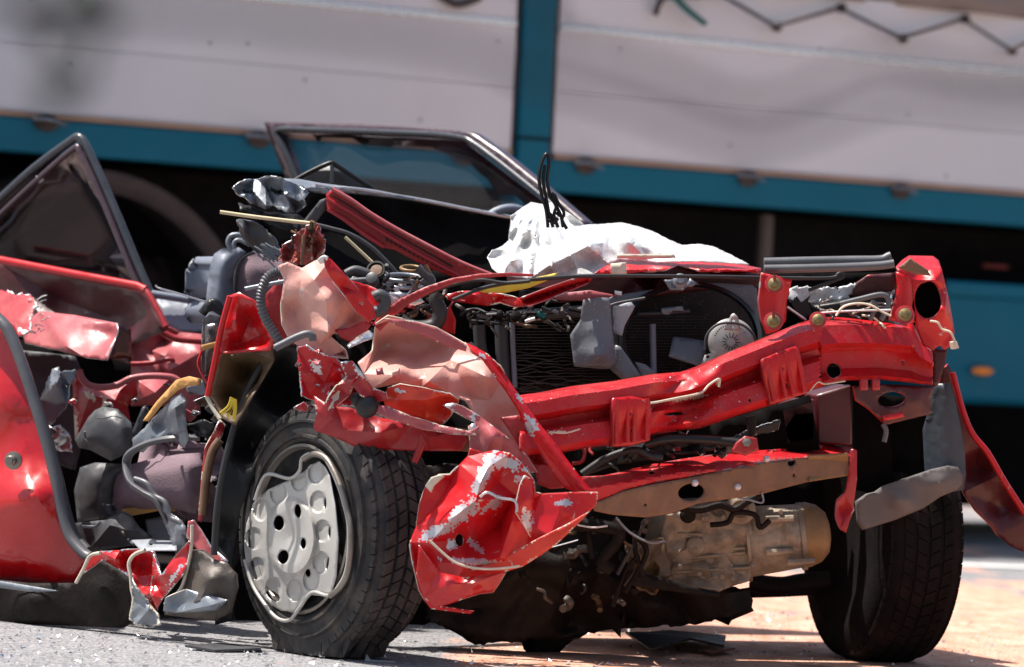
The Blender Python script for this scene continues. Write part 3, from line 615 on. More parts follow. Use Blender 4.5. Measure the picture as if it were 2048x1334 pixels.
# ---- wing remnant (triangular, outside red / inside brown)
wd = lambda x, y: 8.62+(520-x)*.0006
wing = sheet('wing_remnant', [(460, 590), (478, 584), (506, 600), (522, 622), (530, 650), (548, 680), (540, 700), (490, 702), (442, 706), (430, 745), (418, 795), (411, 796), (424, 740), (440, 660)], 'redc', car, D=wd,
      inner=[(476, 600, .0), (470, 650, -.01), (500, 640, .05), (520, 670, .05), (480, 690, .05)], s=7, amp=.014, fr=9, rim='red', label='triangular red wing remnant')
sheet('wing_inside', [(440, 704), (500, 702), (545, 690), (548, 720), (500, 800), (470, 850), (444, 835), (426, 800), (418, 790), (430, 745)], 'brown', car, D=lambda x, y: wd(x, y)+.04, inner=[(500, 740, .14), (470, 790, .10)], s=8, amp=.02, holes=[(463, 709, 4, 3)], label='brown inner side of the wing')
tube('wing_fold', [(460, 592), (443, 655), (430, 720), (415, 792)], .0065, 'red', wing, D=lambda x, y: wd(x, y)-.02)
tube('wing_fold', [(414, 794), (425, 815), (440, 838)], .005, 'cream', wing, D=lambda x, y: wd(x, y)-.02)
sheet('pillar_scrap', [(440, 838), (452, 850), (440, 880), (420, 905), (410, 930), (418, 1000), (402, 1045), (395, 1040), (402, 960), (408, 900)], 'redd', car, D=8.85, s=6, amp=.03, fr=18, rim='cream', edge=3)
tube('pillar_scrap', [(440, 880), (424, 905), (412, 960), (406, 1030)], .010, 'tan', car, D=8.84)
# ---- wheel-house liner (black)
sheet('wheelhouse_liner', [(548, 672), (600, 690), (640, 770), (660, 830), (600, 870), (520, 930), (480, 1020), (465, 1120), (470, 1240), (430, 1250), (425, 1110), (428, 1000), (452, 900), (488, 800), (520, 720)], 'black', car,
      D=8.78, inner=[(560, 780, .12), (500, 900, .1), (450, 1080, .05)], s=12, smooth=2, thick=.006, label='black wheelhouse liner')
tube('liner_edge', [(560, 690), (520, 735), (484, 810), (456, 900), (436, 1000), (428, 1110)], .0075, 'rubber', car, D=8.72, k=6)
sheet('wheelhouse', [(470, 800), (560, 690), (700, 700), (1000, 880), (1010, 1150), (850, 1250), (460, 1240)], 'shadeblk', car, D=9.0, s=40, thick=.02)

# ---- near front wheel
WAX = Vector((-.80, -.60, 0)).normalized(); WC = Vector((P(588, 1066, 8.62).x, 8.62, .272)) - WAX*.02
FC = WC
def onwheel(x, y, off):
    v = Fw+Rt*((x-1024)/FPX)+Up*((667-y)/FPX); c = FC+WAX*off; t = (c-EYE).dot(WAX)/v.dot(WAX); return EYE+v*t
def squash(v, q, i):
    z = v.z
    if z < .035:
        z = .003+max(0, z+.02)*.05+.0
        dd = .035-v.z; v = v+WAX*(dd*.35)
    return Vector((v.x, v.y, z))
whl = lathe('front_wheel', WC, WAX, [(-.172, .165), (-.172, .20), (-.168, .245), (-.15, .268), (-.135, .272), (-.035, .272), (-.022, .268), (-.008, .25), (.0, .225), (.001, .20), (-.006, .185), (-.03, .18)], 'tyre', car, seg=96, fn=squash, ang=50, label='flat front tyre with steel wheel')
# tread blocks: joined, real relief
vs = []; fs = []
aa = WAX.cross(Z).normalized(); bb = aa.cross(WAX).normalized()
def treads(C, AX, r0, nn, rows, hgt, m, parent, sq=True):
    a_ = AX.cross(Z).normalized(); b2 = a_.cross(AX).normalized(); vs = []; fs = []
    for ri, (h0, h1, rr) in enumerate(rows):
        for k in range(nn):
            t0 = 2*math.pi*(k+(.5 if ri % 2 else 0)+.06)/nn; t1 = t0+2*math.pi*.86/nn
            sk = .35*(2*math.pi/nn)*(1 if ri < len(rows)/2 else -1)
            st = len(vs)
            for (r, g_) in ((rr-.004, 0), (rr+hgt, .0022)):
                for (h, t) in ((h0+g_, t0), (h1-g_, t0+sk), (h1-g_, t1+sk), (h0+g_, t1)):
                    v = C+AX*h+(a_*math.cos(t)+b2*math.sin(t))*r
                    vs.append(squash(v, 0, 0) if sq and v.z < .03 else v)
            fs += [[st+4, st+5, st+6, st+7], [st, st+1, st+5, st+4], [st+1, st+2, st+6, st+5], [st+2, st+3, st+7, st+6], [st+3, st, st+4, st+7]]
    o = obj('tread', vs, fs, m, parent, kind='stuff', ang=20)
    bm = bmesh.new(); bm.from_mesh(o.data); bmesh.ops.recalc_face_normals(bm, faces=bm.faces); bm.to_mesh(o.data); bm.free()
treads(WC, WAX, .27, 58, [(-.027, -.008, .256), (-.055, -.030, .270), (-.083, -.059, .2715), (-.111, -.087, .2715), (-.139, -.115, .270), (-.166, -.143, .256)], .0085, 'tyre', whl)
lathe('sidewall_ridge', WC+WAX*.0, WAX, [(-.004, .238), (.004, .236), (.004, .231), (-.004, .229)], 'tyre', whl, seg=80, fn=squash)
lathe('sidewall_ridge', WC+WAX*.0, WAX, [(-.004, .206), (.006, .204), (.006, .198), (-.004, .196)], 'tyre', whl, seg=80, fn=squash)
lathe('steel_rim', WC, WAX, [(-.10, .10), (-.05, .168), (-.012, .176), (.004, .184), (.006, .178), (-.01, .168), (-.02, .12), (-.03, .02)], 'rim', whl, seg=60)
hcx, hcy = 582, 1074
ov = [(632, 946), (636, 1004), (645, 1062), (641, 1125), (622, 1160), (589, 1181), (547, 1176), (514, 1137), (507, 1077), (522, 1020), (556, 985), (598, 960)]
def hubf(x, y):
    u = (x-hcx)/98; v = (y-hcy)/158; rho = math.hypot(u, v); h = 0.
    h += .012*(1-min(1, rho)**3)
    if rho < .52: h += .010*min(1, (.52-rho)/.06)-.012*max(0, 1-rho/.36)
    for (ox, oy) in ov:
        q = math.hypot((x-ox)/17, (y-oy)/24)
        if q < 1: h -= .0055*min(1, (1-q)/.18)
    h += .012*max(0, (x-645)/30)
    return h
hub = sheet('hubcap', [(637, 923), (650, 934), (658, 950), (670, 1013), (676, 1079), (671, 1154), (662, 1185), (644, 1192), (622, 1190), (607, 1206), (588, 1224), (562, 1221), (531, 1204), (512, 1178), (499, 1152), (491, 1118), (488, 1090), (493, 1046), (507, 1008), (536, 979), (560, 968), (584, 957), (608, 943), (622, 930)],
      'hub', whl, D=lambda x, y: .004, f=hubf, lines=[[(ox+17*k_*math.cos(a*math.pi/7), oy+24*k_*math.sin(a*math.pi/7)) for a in range(15)] for (ox, oy) in ov for k_ in (1., .8)]+[[(hcx+98*r_*math.cos(a*math.pi/16), hcy+158*r_*math.sin(a*math.pi/16)) for a in range(33)] for r_ in (.52, .46)], proj=lambda x, y, d: onwheel(x, y, d), s=4.5, thick=.003, rim='prim', ang=28, holes=[(557, 1046, 11, 15), (595, 1022, 7, 14, -.1), (566, 1114, 11, 14, .2), (606, 1087, 6, 11), (546, 1192, 15, 9, .6), (616, 1146, 5, 8), (650, 1006, 2.5, 13), (659, 1064, 2.5, 14), (655, 1127, 2.5, 13, .15), (501, 1050, 1.6, 9)], label='bent silver wheel trim with round holes')  # narrow slits cut to stand for inner shadows of the oval recesses
for (x, y) in ((557, 1046), (595, 1022), (566, 1114), (606, 1087)):
    lathe('wheel_nut', onwheel(x, y, -.012), WAX, [(0, .010), (.012, .010), (.013, .004)], 'rim', whl, seg=6)
lp = [(510, 1000), (525, 959), (541, 948), (579, 957), (599, 942), (604, 917), (624, 907), (649, 917), (670, 954), (687, 1004), (698, 1062), (694, 1133), (679, 1170), (657, 1191), (624, 1185), (599, 1216), (579, 1240), (554, 1236), (529, 1208), (505, 1170), (489, 1120)]
tube('bent_rim_lip', [onwheel(x, y, .014) for x, y in lp], .0042, 'hub', whl, world=True, k=5, label='buckled retaining ring of the wheel trim')
tube('bent_rim_lip', [onwheel(x+4, y+1, .012) for x, y in lp[5:14]], .007, 'rim', whl, world=True, k=5)

# ---- far front wheel
FAX = Vector((-.95, -.30, 0)).normalized(); F2 = Vector((P(1762, 1100, 9.34).x, 9.34, .275))
def fsq(v, q, i): return Vector((v.x, v.y, max(v.z, .003)))
fw2 = lathe('front_wheel', F2, FAX, [(-.10, .17), (-.10, .20), (-.10, .24), (-.085, .266), (-.06, .277), (.06, .277), (.085, .266), (.098, .24), (.102, .20), (.092, .16), (.085, .13), (.08, .02)], 'tyre_shade', car, seg=80, fn=fsq, ang=50, label='dirty far front tyre in shade')
treads(F2, FAX, .27, 56, [(-.092, -.068, .264), (-.062, -.036, .276), (-.031, -.003, .277), (.002, .030, .277), (.035, .061, .276), (.067, .091, .263)], .004, 'tyre_shade', fw2, sq=False)
tube('suspension_arm', [(1500, 1165), (1560, 1172), (1600, 1166), (1660, 1160)], .022, 'under', car, D=lambda x, y: 9.35, k=6)
sheet('suspension_arm', [(1500, 1168), (1520, 1166), (1548, 1170), (1572, 1158), (1592, 1155), (1620, 1165), (1640, 1190), (1570, 1194), (1500, 1196)], 'under', car, D=9.4, s=8, thick=.04, label='dark lower suspension arm')

# ---- engine bay dark masses
box('engine_block', (.18, 9.45, .50), .30, .20, .20, 'under', car, bevel=.03, label='oily engine block')
box('bulkhead', (-.02, 9.98, .48), .60, .05, .36, 'shadeblk', car, label='black bulkhead')
box('sun_block_tray', (.38, 9.56, .70), .48, .27, .02, 'shadeblk', car)  # unseen plate, widened to block sun from the far wheel and gearbox
sheet('oil_sump', [(850, 930), (1010, 930), (1230, 1010), (1340, 1010), (1330, 1150), (1500, 1180), (1508, 1222), (1440, 1236), (1390, 1250), (1250, 1256), (1130, 1275), (950, 1290), (860, 1240), (840, 1100)], 'under', car, D=8.95, inner=[(1000, 1100, -.06), (1150, 1150, -.10), (1300, 1200, -.08)], s=9, amp=.06, fr=9, rnd=.04, nr=30, jag=3, thick=.12, label='oil stained underbody and sump')
rg = random.Random(11)
for k in range(6):
    x = rg.uniform(1180, 1330); y = rg.uniform(1010, 1140)
    tube('brake_line', [(x, y), (x+rg.uniform(-30, 40), y+rg.uniform(20, 50)), (x+rg.uniform(-60, 60), y+rg.uniform(60, 110))], rg.uniform(.003, .007), rg.choice(['under', 'under', 'rubber', 'brown']), car, D=8.80, seg=6)
tube('exhaust_pipe', [(1090, 1045), (1180, 1050), (1235, 1062), (1230, 1085), (1205, 1120), (1225, 1140)], .016, 'under', car, D=8.80, k=6)
tube('brake_line', [(1232, 1035), (1260, 1065), (1300, 1085), (1330, 1082)], .003, 'crush', car, D=8.74, seg=6)
tube('trim_sliver', [(1090, 1098), (1128, 1088), (1156, 1080)], .004, 'greyled', car, D=8.6, seg=6, flat=.4)
tube('trim_sliver', [(1155, 1050), (1185, 1055), (1215, 1052)], .002, 'prim', car, D=8.6, seg=6)
# gearbox
gb = prism('gearbox', [(1340, 1030), (1420, 1008), (1500, 1005), (1506, 1100), (1500, 1165), (1440, 1180), (1330, 1160), (1322, 1090)], 'alu', car, D=8.86, back=.22, bevel=.014, bseg=3, label='dirty aluminium gearbox casing')
def drum(name, pa, pb, prof, m, D, parent, label=None, seg=36):
    a = P(*pa, D); b_ = P(*pb, D); return lathe(name, a, b_-a, [(t*(b_-a).length, r) for t, r in prof], m, parent, seg=seg, label=label)
drum('bell_housing', (1490, 1085), (1608, 1072), [(0, .06), (0, .088), (.05, .088), (.06, .078), (.9, .070), (.92, .076), (1, .076), (1, .05)], 'alu', 8.92, gb)
drum('end_cover', (1604, 1070), (1660, 1064), [(0, .060), (0, .072), (.2, .073), (.6, .064), (.9, .045), (1, .02)], 'gold', 8.92, gb, label='yellowish rounded end cover')
for (x, y) in ((1532, 1040), (1532, 1105), (1575, 1125)): drum('casing_rib', (x, y), (x+55, y-4), [(0, .006), (0, .009), (1, .007)], 'alu', 8.84, gb, seg=8)
for (x0, y0, x1, y1) in ((1345, 1120, 1490, 1105), (1340, 1145, 1500, 1135), (1425, 1098, 1490, 1096), (1350, 1068, 1450, 1070)):
    tube('casing_rib', [(x0, y0), (x1, y1)], .0065, 'alu', gb, D=8.855, k=1, flat=.8)
tube('casing_rib', [(1350, 1070), (1420, 1072), (1455, 1055), (1455, 1035), (1440, 1025)], .005, 'alu', gb, D=8.855)
sheet('casing_rough', [(1330, 1030), (1400, 1012), (1500, 1006), (1505, 1060), (1500, 1160), (1440, 1182), (1330, 1165), (1318, 1090)], 'alu', gb, D=8.85, rnd=.018, nr=40, s=6, amp=.02, fr=20, thick=.01)
sheet('casing_rough', [(1505, 1012), (1600, 1008), (1606, 1122), (1560, 1132), (1504, 1138)], 'alu', gb, D=8.845, f=lambda x, y: .05*((y-1070)/62)**2, rnd=.008, nr=20, s=6, amp=.012, fr=20, thick=.01)
sheet('underside_scrap', [(1250, 1090), (1330, 1075), (1345, 1150), (1310, 1190), (1262, 1170)], 'brown', car, D=8.84, rnd=.03, nr=12, s=7, amp=.04, fr=16, jag=2)
lathe('drain_plug', P(1392, 1092, 8.855), Vector((-.1, -1, 0)), [(0, .022), (.012, .020), (.018, .010)], 'alu', gb, seg=18)
lathe('casing_boss', P(1480, 1018, 8.85), Vector((0, -1, 0)), [(0, .03), (.01, .034), (.018, .020), (.012, .012)], 'alu', gb, seg=20)
lathe('casing_boss', P(1375, 1030, 8.85), Vector((0, -1, 0)), [(0, .016), (.014, .018), (.02, .010)], 'under', gb, seg=14)
for k in range(12):
    x, y = rg.uniform(1345, 1600), rg.uniform(1025, 1160)
    lathe('casing_bolt', P(x, y, 8.845), Vector((0, -1, .1)), [(0, .006), (.010, .006), (.011, .003)], 'alu', gb, seg=6)
tube('wiring_loom', [(1350, 1015), (1400, 1020), (1440, 1010), (1470, 1018), (1500, 1000), (1524, 990)], .008, 'under', car, D=8.80, k=5)
tube('wiring_strand', [(1475, 995), (1500, 1000), (1525, 1005), (1524, 985)], .0025, 'crush', car, D=8.72, seg=6)
tube('wiring_loom', [(1420, 1050), (1455, 1045), (1470, 1025), (1510, 1030), (1520, 1055), (1540, 1040)], .006, 'under', car, D=8.8, k=5)
sheet('chassis_leg', [(1250, 1140), (1300, 1150), (1380, 1172), (1440, 1185), (1440, 1196), (1250, 1170)], 'under', car, D=8.8, s=10, thick=.02)

sheet('recess_shade', [(1230, 960), (1640, 930), (1660, 1090), (1500, 1120), (1240, 1130)], 'shadeblk', car, D=9.3, s=40, thick=.02)  # near-black sheet added behind the gearbox to stand for shade
# ---- radiator, fan shroud, fan
rad = box('radiator', P(1200, 690, 9.10), .205, .015, .115, 'core', car, X=WID, label='black radiator with bent fins', bevel=.004)
box('radiator', P(1420, 660, 9.22), .16, .015, .115, 'core', car, X=WID, bevel=.004)
vs = []; fs = []
for k in range(26):
    y = 632+k*6.0; st = len(vs); n_ = 60
    for i in range(n_+1):
        x = 1022+i*(1518-1022)/n_; dd = 8.93+(x-1022)*.00042
        a = max(0, 1-abs(x-1080)/150)*max(0, (k-6)/20)
        yy = y+a*7*noise.noise(Vector((x*.035, k*.8, 0)))*2.2+(x-1270)*.0
        p = P(x, yy, dd+.012*a*noise.noise(Vector((x*.05, k, 4)))); p2 = P(x, yy, dd+.03)
        vs += [p, p-Z*.0022, p2-Z*.0022, p2]
    for i in range(n_):
        for j in range(4): fs.append([st+i*4+j, st+i*4+(j+1) % 4, st+i*4+4+(j+1) % 4, st+i*4+4+j])
fn = obj('cooling_fins', vs, fs, 'fin', rad, kind='stuff', smooth=False)
bm = bmesh.new(); bm.from_mesh(fn.data); bmesh.ops.recalc_face_normals(bm, faces=bm.faces); bm.to_mesh(fn.data); bm.free()
tube('radiator_tank', [(1003, 640), (1005, 700), (1010, 780)], .016, 'charcoal', rad, D=8.93, k=3)
tube('radiator_tank', [(1024, 645), (1026, 700), (1030, 775)], .006, 'bluegrey', rad, D=8.92, k=3)
tube('radiator_tank', [(958, 650), (962, 700), (975, 760)], .014, 'charcoal', rad, D=8.93, k=3)
tube('radiator_top_rail', [(1020, 634), (1180, 622)], .014, 'charcoal', rad, D=8.93, k=1)
sh = sheet('fan_shroud', [(1212, 602), (1225, 592), (1300, 580), (1380, 566), (1440, 566), (1505, 570), (1514, 578), (1524, 690), (1510, 790), (1290, 800), (1225, 740)], 'grey', car, D=lambda x, y: 8.88+(x-1200)*.0005,
      holes=[(1380, 676, 130, 104)], s=9, smooth=1, thick=.01, ang=40, label='grey plastic fan shroud')
ring = [(1380+136*math.cos(a), 676+107*math.sin(a)) for a in [2*math.pi*i/40 for i in range(40)]]
vs = []; fs = []
for i, (x, y) in enumerate(ring):
    d = 8.87+(x-1200)*.0005
    for (sc2, o) in ((1.06, -.006), (1.0, -.028), (.955, -.01), (.955, .08)):
        vs.append(P(1380+(x-1380)*sc2, 676+(y-676)*sc2, d+o))
for i in range(40):
    for j in range(3): a = i*4+j; b_ = ((i+1) % 40)*4+j; fs.append([a, a+1, b_+1, b_])
obj('shroud_ring', vs, fs, 'black', sh, thick=.003)
fanm = lathe('fan_motor', P(1462, 684, 8.93), Vector((.1, -1, .05)), [(-.05, .045), (0, .052), (.008, .053), (.012, .048), (.016, .040), (.018, .020), (.020, .012), (.020, .002)], 'hub', car, seg=36, label='silver fan motor with star mark')
for k in range(14):
    a = 2*math.pi*k/14; c = P(1462, 684, 8.908)
    tube('star_ray', [c+Vector((math.cos(a), 0, math.sin(a)))*.010, c+Vector((math.cos(a), 0, math.sin(a)))*.021], (.0014, .0008), 'charcoal', fanm, world=True, k=1, seg=5)
for k in range(16):
    a = math.radians(40+8*k+ (0)); c = P(1462, 684, 8.909)
    tube('embossed_mark', [c+Vector((math.cos(a), 0, math.sin(a)))*.036, c+Vector((math.cos(a), 0, math.sin(a)))*.040], .0011, 'charcoal', fanm, world=True, k=1, seg=4)
sheet('motor_lug', [(1448, 660), (1462, 630), (1468, 626), (1476, 634), (1482, 662)], 'hub', fanm, D=8.90, s=6, thick=.008, holes=[(1467, 642, 3, 3), (1466, 654, 2.5, 2.5)])
sheet('motor_lug', [(1402, 728), (1410, 710), (1424, 706), (1432, 720), (1422, 735)], 'hub', fanm, D=8.90, s=6, thick=.008, holes=[(1416, 714, 3, 3)])
tube('motor_clamp', [(1410, 700), (1414, 670), (1438, 648), (1480, 648), (1506, 668), (1512, 690)], .003, 'charcoal', fanm, D=8.90)
sheet('fan_blade', [(1347, 674), (1352, 673), (1416, 682), (1412, 700), (1406, 724), (1400, 732), (1338, 712)], 'grey', car, D=8.97, f=lambda x, y: (x-1340)*.0005-(y-670)*.0008, s=9, thick=.003, label='grey fan blade')
sheet('fan_blade', [(1270, 724), (1290, 728), (1308, 742), (1312, 752), (1284, 752)], 'grey', car, D=8.86, s=8)
tube('shroud_spoke', [(1305, 648), (1306, 700), (1307, 748)], .0075, 'bluegrey', car, D=8.95, k=1)
tube('shroud_spoke', [(1275, 628), (1330, 626), (1380, 622)], .004, 'charcoal', car, D=8.95, k=1)
sheet('bracket', [(1322, 616), (1365, 612), (1368, 622), (1345, 622), (1338, 630), (1322, 628)], 'crush', car, D=8.94, s=6, amp=.01)
sheet('loose_shroud_piece', [(1166, 600), (1195, 594), (1220, 596), (1222, 630), (1226, 668), (1230, 700), (1233, 728), (1218, 738), (1200, 738), (1148, 733), (1144, 700), (1140, 670), (1150, 655), (1160, 640)], 'grey', car, D=8.82, inner=[(1190, 660, -.012), (1200, 710, -.03)], s=8, amp=.004, thick=.006, rim='greyled', label='broken grey plastic plate')
sheet('loose_shroud_piece', [(1230, 690), (1240, 692), (1262, 722), (1283, 752), (1252, 758), (1228, 735)], 'grey', car, D=8.84, s=8, thick=.005)
sheet('loose_shroud_piece', [(1226, 612), (1262, 604), (1270, 612), (1250, 650), (1244, 672), (1228, 666)], 'greyled', car, D=8.85, s=7, amp=.01, jag=1, thick=.004)
tube('shroud_rib', [(1222, 668), (1221, 620), (1228, 608), (1290, 596)], .003, 'charcoal', car, D=8.83)
# engine bits above the radiator (left part)
for k in range(26):
    x = rg.uniform(935, 1140); y = rg.uniform(612, 648)
    p_ = [(x, y), (x+rg.uniform(-25, 35), y+rg.uniform(-14, 14)), (x+rg.uniform(-20, 60), y+rg.uniform(-12, 18))]
    tube('wire', p_, rg.uniform(.0018, .0045), rg.choice(['rubber', 'tan', 'rubber', 'under', 'grubber', 'under']), car, D=8.84+rg.uniform(0, .05), seg=5, k=4)
for (x, y, r) in ((1000, 632, .008), (1030, 636, .010), (1048, 640, .006)):
    lathe('fuse_holder', P(x, y, 8.84), Vector((0, -1, .3)), [(0, r), (.02, r), (.022, r*.4)], 'under', car, seg=10)
tube('label_clip', [(1050, 643), (1070, 637)], .004, 'white', car, D=8.82, k=1)
tube('teal_connector', [(1074, 626), (1090, 634)], .006, 'teal', car, D=8.85, k=1)
sheet('engine_shroud', [(900, 640), (1000, 600), (1180, 590), (1190, 640), (1040, 660), (1040, 790), (990, 760), (960, 700)], 'shadeblk', car, D=9.0, s=14, amp=.03, thick=.02)
sheet('red_bracket', [(880, 625), (900, 612), (912, 640), (910, 668), (880, 662)], 'red', car, D=8.82, s=6, amp=.015, fr=18)

# ---- bonnet slam panel / front hood edge
sheet('bonnet_edge', [(1186, 548), (1210, 532), (1233, 519), (1290, 520), (1356, 516), (1420, 521), (1472, 526), (1522, 536), (1522, 546), (1480, 543), (1402, 544), (1388, 537), (1356, 530), (1330, 540), (1254, 547)], 'red', car, D=lambda x, y: 8.85+(x-1200)*.0004,
      f=lambda x, y: .30*max(0, (538-y)/20), inner=[(1300, 536, 0), (1440, 536, 0), (1360, 525, .02)], s=6, amp=.01, fr=8, rim='pink', label='folded red bonnet edge')
sheet('bonnet_underside', [(1040, 600), (1190, 552), (1254, 549), (1330, 542), (1356, 532), (1390, 540), (1520, 546), (1520, 572), (1440, 578), (1300, 592), (1190, 600), (1120, 606)], 'maroon', car, D=lambda x, y: 8.95+(x-1200)*.0004, inner=[(1300, 570, .05)], s=10, amp=.01, thick=.01)
sheet('slam_rail', [(1040, 598), (1100, 575), (1150, 558), (1190, 549), (1180, 564), (1140, 580), (1090, 600), (1055, 612)], 'beam', car, D=lambda x, y: 8.72+(x-1040)*.0006, f=lambda x, y: .03*math.sin((y-(600-(x-1040)*.33))*.25), s=6, amp=.008, rim='pinkr', edge=2, label='bright red slam rail')
sheet('torn_bonnet', [(890, 590), (920, 582), (960, 580), (1000, 588), (1040, 596), (1058, 612), (1030, 614), (1000, 604), (975, 612), (930, 606), (895, 600)], 'red', car, D=8.74, inner=[(950, 590, -.03), (1000, 598, .02)], s=6, amp=.025, fr=12, rim='cream', edge=2)
sheet('torn_bonnet', [(1090, 590), (1180, 580), (1240, 592), (1180, 602), (1120, 600)], 'pinkr', car, D=8.9, s=8, amp=.02)
sheet('yellow_plastic', [(948, 578), (1000, 566), (1060, 558), (1115, 545), (1108, 556), (1060, 575), (1010, 586), (965, 585)], 'yellow', car, D=8.70, s=7, amp=.015, fr=14, label='torn yellow plastic')
sheet('tape_patch', [(1221, 527), (1252, 524), (1254, 552), (1222, 550)], 'cream', car, D=8.80, s=8)
sheet('tape_patch', [(1229, 581), (1244, 583), (1243, 591), (1230, 589)], 'white', car, D=8.86, s=8)
sheet('cream_strip', [(1235, 508), (1348, 508), (1352, 516), (1290, 518), (1234, 516)], 'cream', car, D=8.95, s=8, thick=.006)
lathe('bonnet_catch', P(1360, 563, 8.88), Vector((0, -1, .2)), [(0, .016), (.008, .017), (.012, .010), (.02, .008)], 'crush', car, seg=18)
sheet('catch_bracket', [(1326, 560), (1345, 558), (1350, 575), (1384, 574), (1394, 566), (1380, 556), (1366, 582), (1340, 580)], 'crush', car, D=8.9, s=6, amp=.01, jag=1)
tube('bonnet_stay', [(905, 600), (960, 578), (1010, 567), (1080, 558), (1190, 552), (1400, 553), (1560, 556), (1660, 556), (1676, 548), (1684, 546), (1686, 554), (1672, 560), (1640, 572), (1618, 580)], .0042, 'rubber', car, D=lambda x, y: 8.62+(x-1000)*.0004, k=5, label='thin black bonnet stay rod')
strip = sheet('bent_trim_strip', [(745, 648), (770, 620), (800, 598), (850, 574), (905, 556), (960, 547), (1020, 545), (1068, 548), (1066, 553), (1020, 552), (962, 556), (910, 566), (860, 586), (815, 610), (785, 636), (760, 662)], 'redd', car, D=8.55, f=lambda x, y: 0, s=6, amp=.003, thick=.007, label='long curved red trim strip')
tube('cable', [(760, 655), (800, 618), (850, 590), (905, 570), (960, 560), (1010, 566), (1060, 562)], .004, 'rubber', car, D=8.6, k=6)
# weatherstrip rubber on top is loose: own thing below
# ---- right pillars with bolts
for (name, ol, lab) in (('headlamp_post', [(1523, 545), (1545, 550), (1584, 560), (1574, 600), (1572, 642), (1556, 662), (1532, 668), (1522, 640), (1518, 600)], 'red upright post with bolts'),
                        ('headlamp_post', [(1791, 543), (1806, 548), (1822, 560), (1826, 600), (1824, 612), (1830, 645), (1800, 645), (1780, 640), (1788, 606), (1794, 575)], 'red upright bracket beside the headlamp opening')):
    sheet(name, ol, 'red', car, D=lambda x, y: 8.74+(x-1520)*.0005, f=lambda x, y: -.008*math.cos((x-1550)*.12), s=6, amp=.006, rim='pinkr', edge=2, thick=.006, label=lab)
def bolt(x, y, D, r=.0115, m='brass', stud=True):
    b = lathe('bolt', P(x, y, D), Vector((-.1, -1, .25)), [(0, r*1.25), (.004, r*1.3), (.006, r*.8), (.014, r*.75), (.016, r*.3)], m, car, seg=18)
    lathe('washer_seat', P(x, y, D)+Vector((0, .004, 0)), Vector((-.1, -1, .25)), [(0, r*1.9), (.003, r*1.8), (.004, r*1.3)], 'redd', b, seg=18)
    if stud: tube('stud', [P(x, y, D-.012), P(x, y-20, D-.012)], .0035, 'rust', b, world=True, k=1)
    return b
bolt(1549, 569, 8.725); bolt(1547, 643, 8.72); bolt(1810, 630, 8.84, stud=False); bolt(1636, 640, 8.62, r=.010, stud=False)
# right front corner
corner = sheet('front_corner', [(1792, 533), (1804, 520), (1818, 511), (1866, 512), (1877, 520), (1884, 540), (1893, 575), (1902, 620), (1909, 664), (1903, 690), (1890, 700), (1880, 690), (1866, 700), (1846, 690), (1832, 650), (1828, 600), (1822, 560), (1800, 545)], 'red', car, D=lambda x, y: 8.92+(x-1800)*.0004,
      f=lambda x, y: .10*max(0, (540-y)/28), inner=[(1840, 545, .02), (1870, 560, -.02), (1890, 620, -.04)], holes=[(1856, 600, 27, 38)], s=6, amp=.010, fr=10, rim='pinkr', thick=.006, label='red wing corner around the empty headlamp opening')
lathe('headlamp_bucket', P(1856, 602, 8.985), Vector((.05, 1, 0)), [(.03, .036), (.0, .042), (.08, .040), (.12, .02)], 'shadeblk', car, seg=30)
sheet('headlamp_bucket', [(1820, 556), (1892, 556), (1896, 660), (1824, 650)], 'shadeblk', car, D=9.02, s=30)
sheet('corner_inside', [(1796, 536), (1820, 516), (1856, 540), (1862, 552), (1830, 548)], 'tan', car, D=8.86, s=6, amp=.01)
sheet('inner_wing', [(1690, 580), (1735, 550), (1790, 545), (1796, 575), (1785, 600), (1740, 598), (1700, 596)], 'maroon', car, D=8.98, s=8, amp=.015, rim='red', edge=2)
sheet('inner_wing', [(1500, 545), (1790, 545), (1700, 575), (1570, 580)], 'shadeblk', car, D=9.15, s=20)
sheet('wadding', [(1575, 578), (1610, 573), (1650, 577), (1680, 574), (1712, 568), (1700, 590), (1680, 600), (1640, 600), (1606, 612), (1580, 604)], 'film', car, D=8.97, s=5, amp=.03, fr=18, jag=3, thick=.01, label='white torn wadding in the engine bay')
bt = prism('battery', [(1625, 612), (1792, 586), (1796, 640), (1640, 644)], 'black', car, D=8.92, back=.12, dir=Vector((0, 1, .1)), bevel=.006, label='black battery box')
sheet('cable_clip', [(1577, 596), (1586, 600), (1592, 590), (1602, 604), (1622, 588), (1616, 602), (1628, 630), (1600, 640), (1590, 622)], 'black', car, D=8.90, s=5, amp=.01, thick=.01)
tube('hose', [(1680, 608), (1720, 598), (1762, 589), (1776, 598), (1775, 615), (1762, 640)], .006, 'grubber', car, D=8.86, k=6)
tube('hose', [(1745, 602), (1752, 612), (1740, 640)], .005, 'grubber', car, D=8.86, k=6)
tube('wire', [(1672, 632), (1686, 614), (1712, 607), (1740, 610), (1765, 624), (1782, 632)], .003, 'cream', car, D=8.84, k=6, seg=6)
tube('wire', [(1628, 627), (1700, 622), (1782, 620)], .003, 'prim', car, D=8.85, k=6, seg=6)
tube('wire', [(1575, 614), (1592, 626), (1612, 640)], .003, 'prim', car, D=8.85, k=6, seg=6)
tube('wire', [(1860, 642), (1875, 645), (1884, 658), (1900, 664), (1908, 678), (1910, 690)], .003, 'cream', car, D=8.82, k=6, seg=6, label='pale lamp wire')
prism('connector', [(1905, 684), (1914, 682), (1919, 696), (1908, 699)], 'cream', car, D=8.82, back=.015, bevel=.001, label='cream wire connector')
sheet('corner_inside', [(1864, 696), (1888, 700), (1896, 690), (1890, 730), (1876, 770), (1866, 775), (1866, 740)], 'maroon', car, D=8.98, s=7, amp=.01)
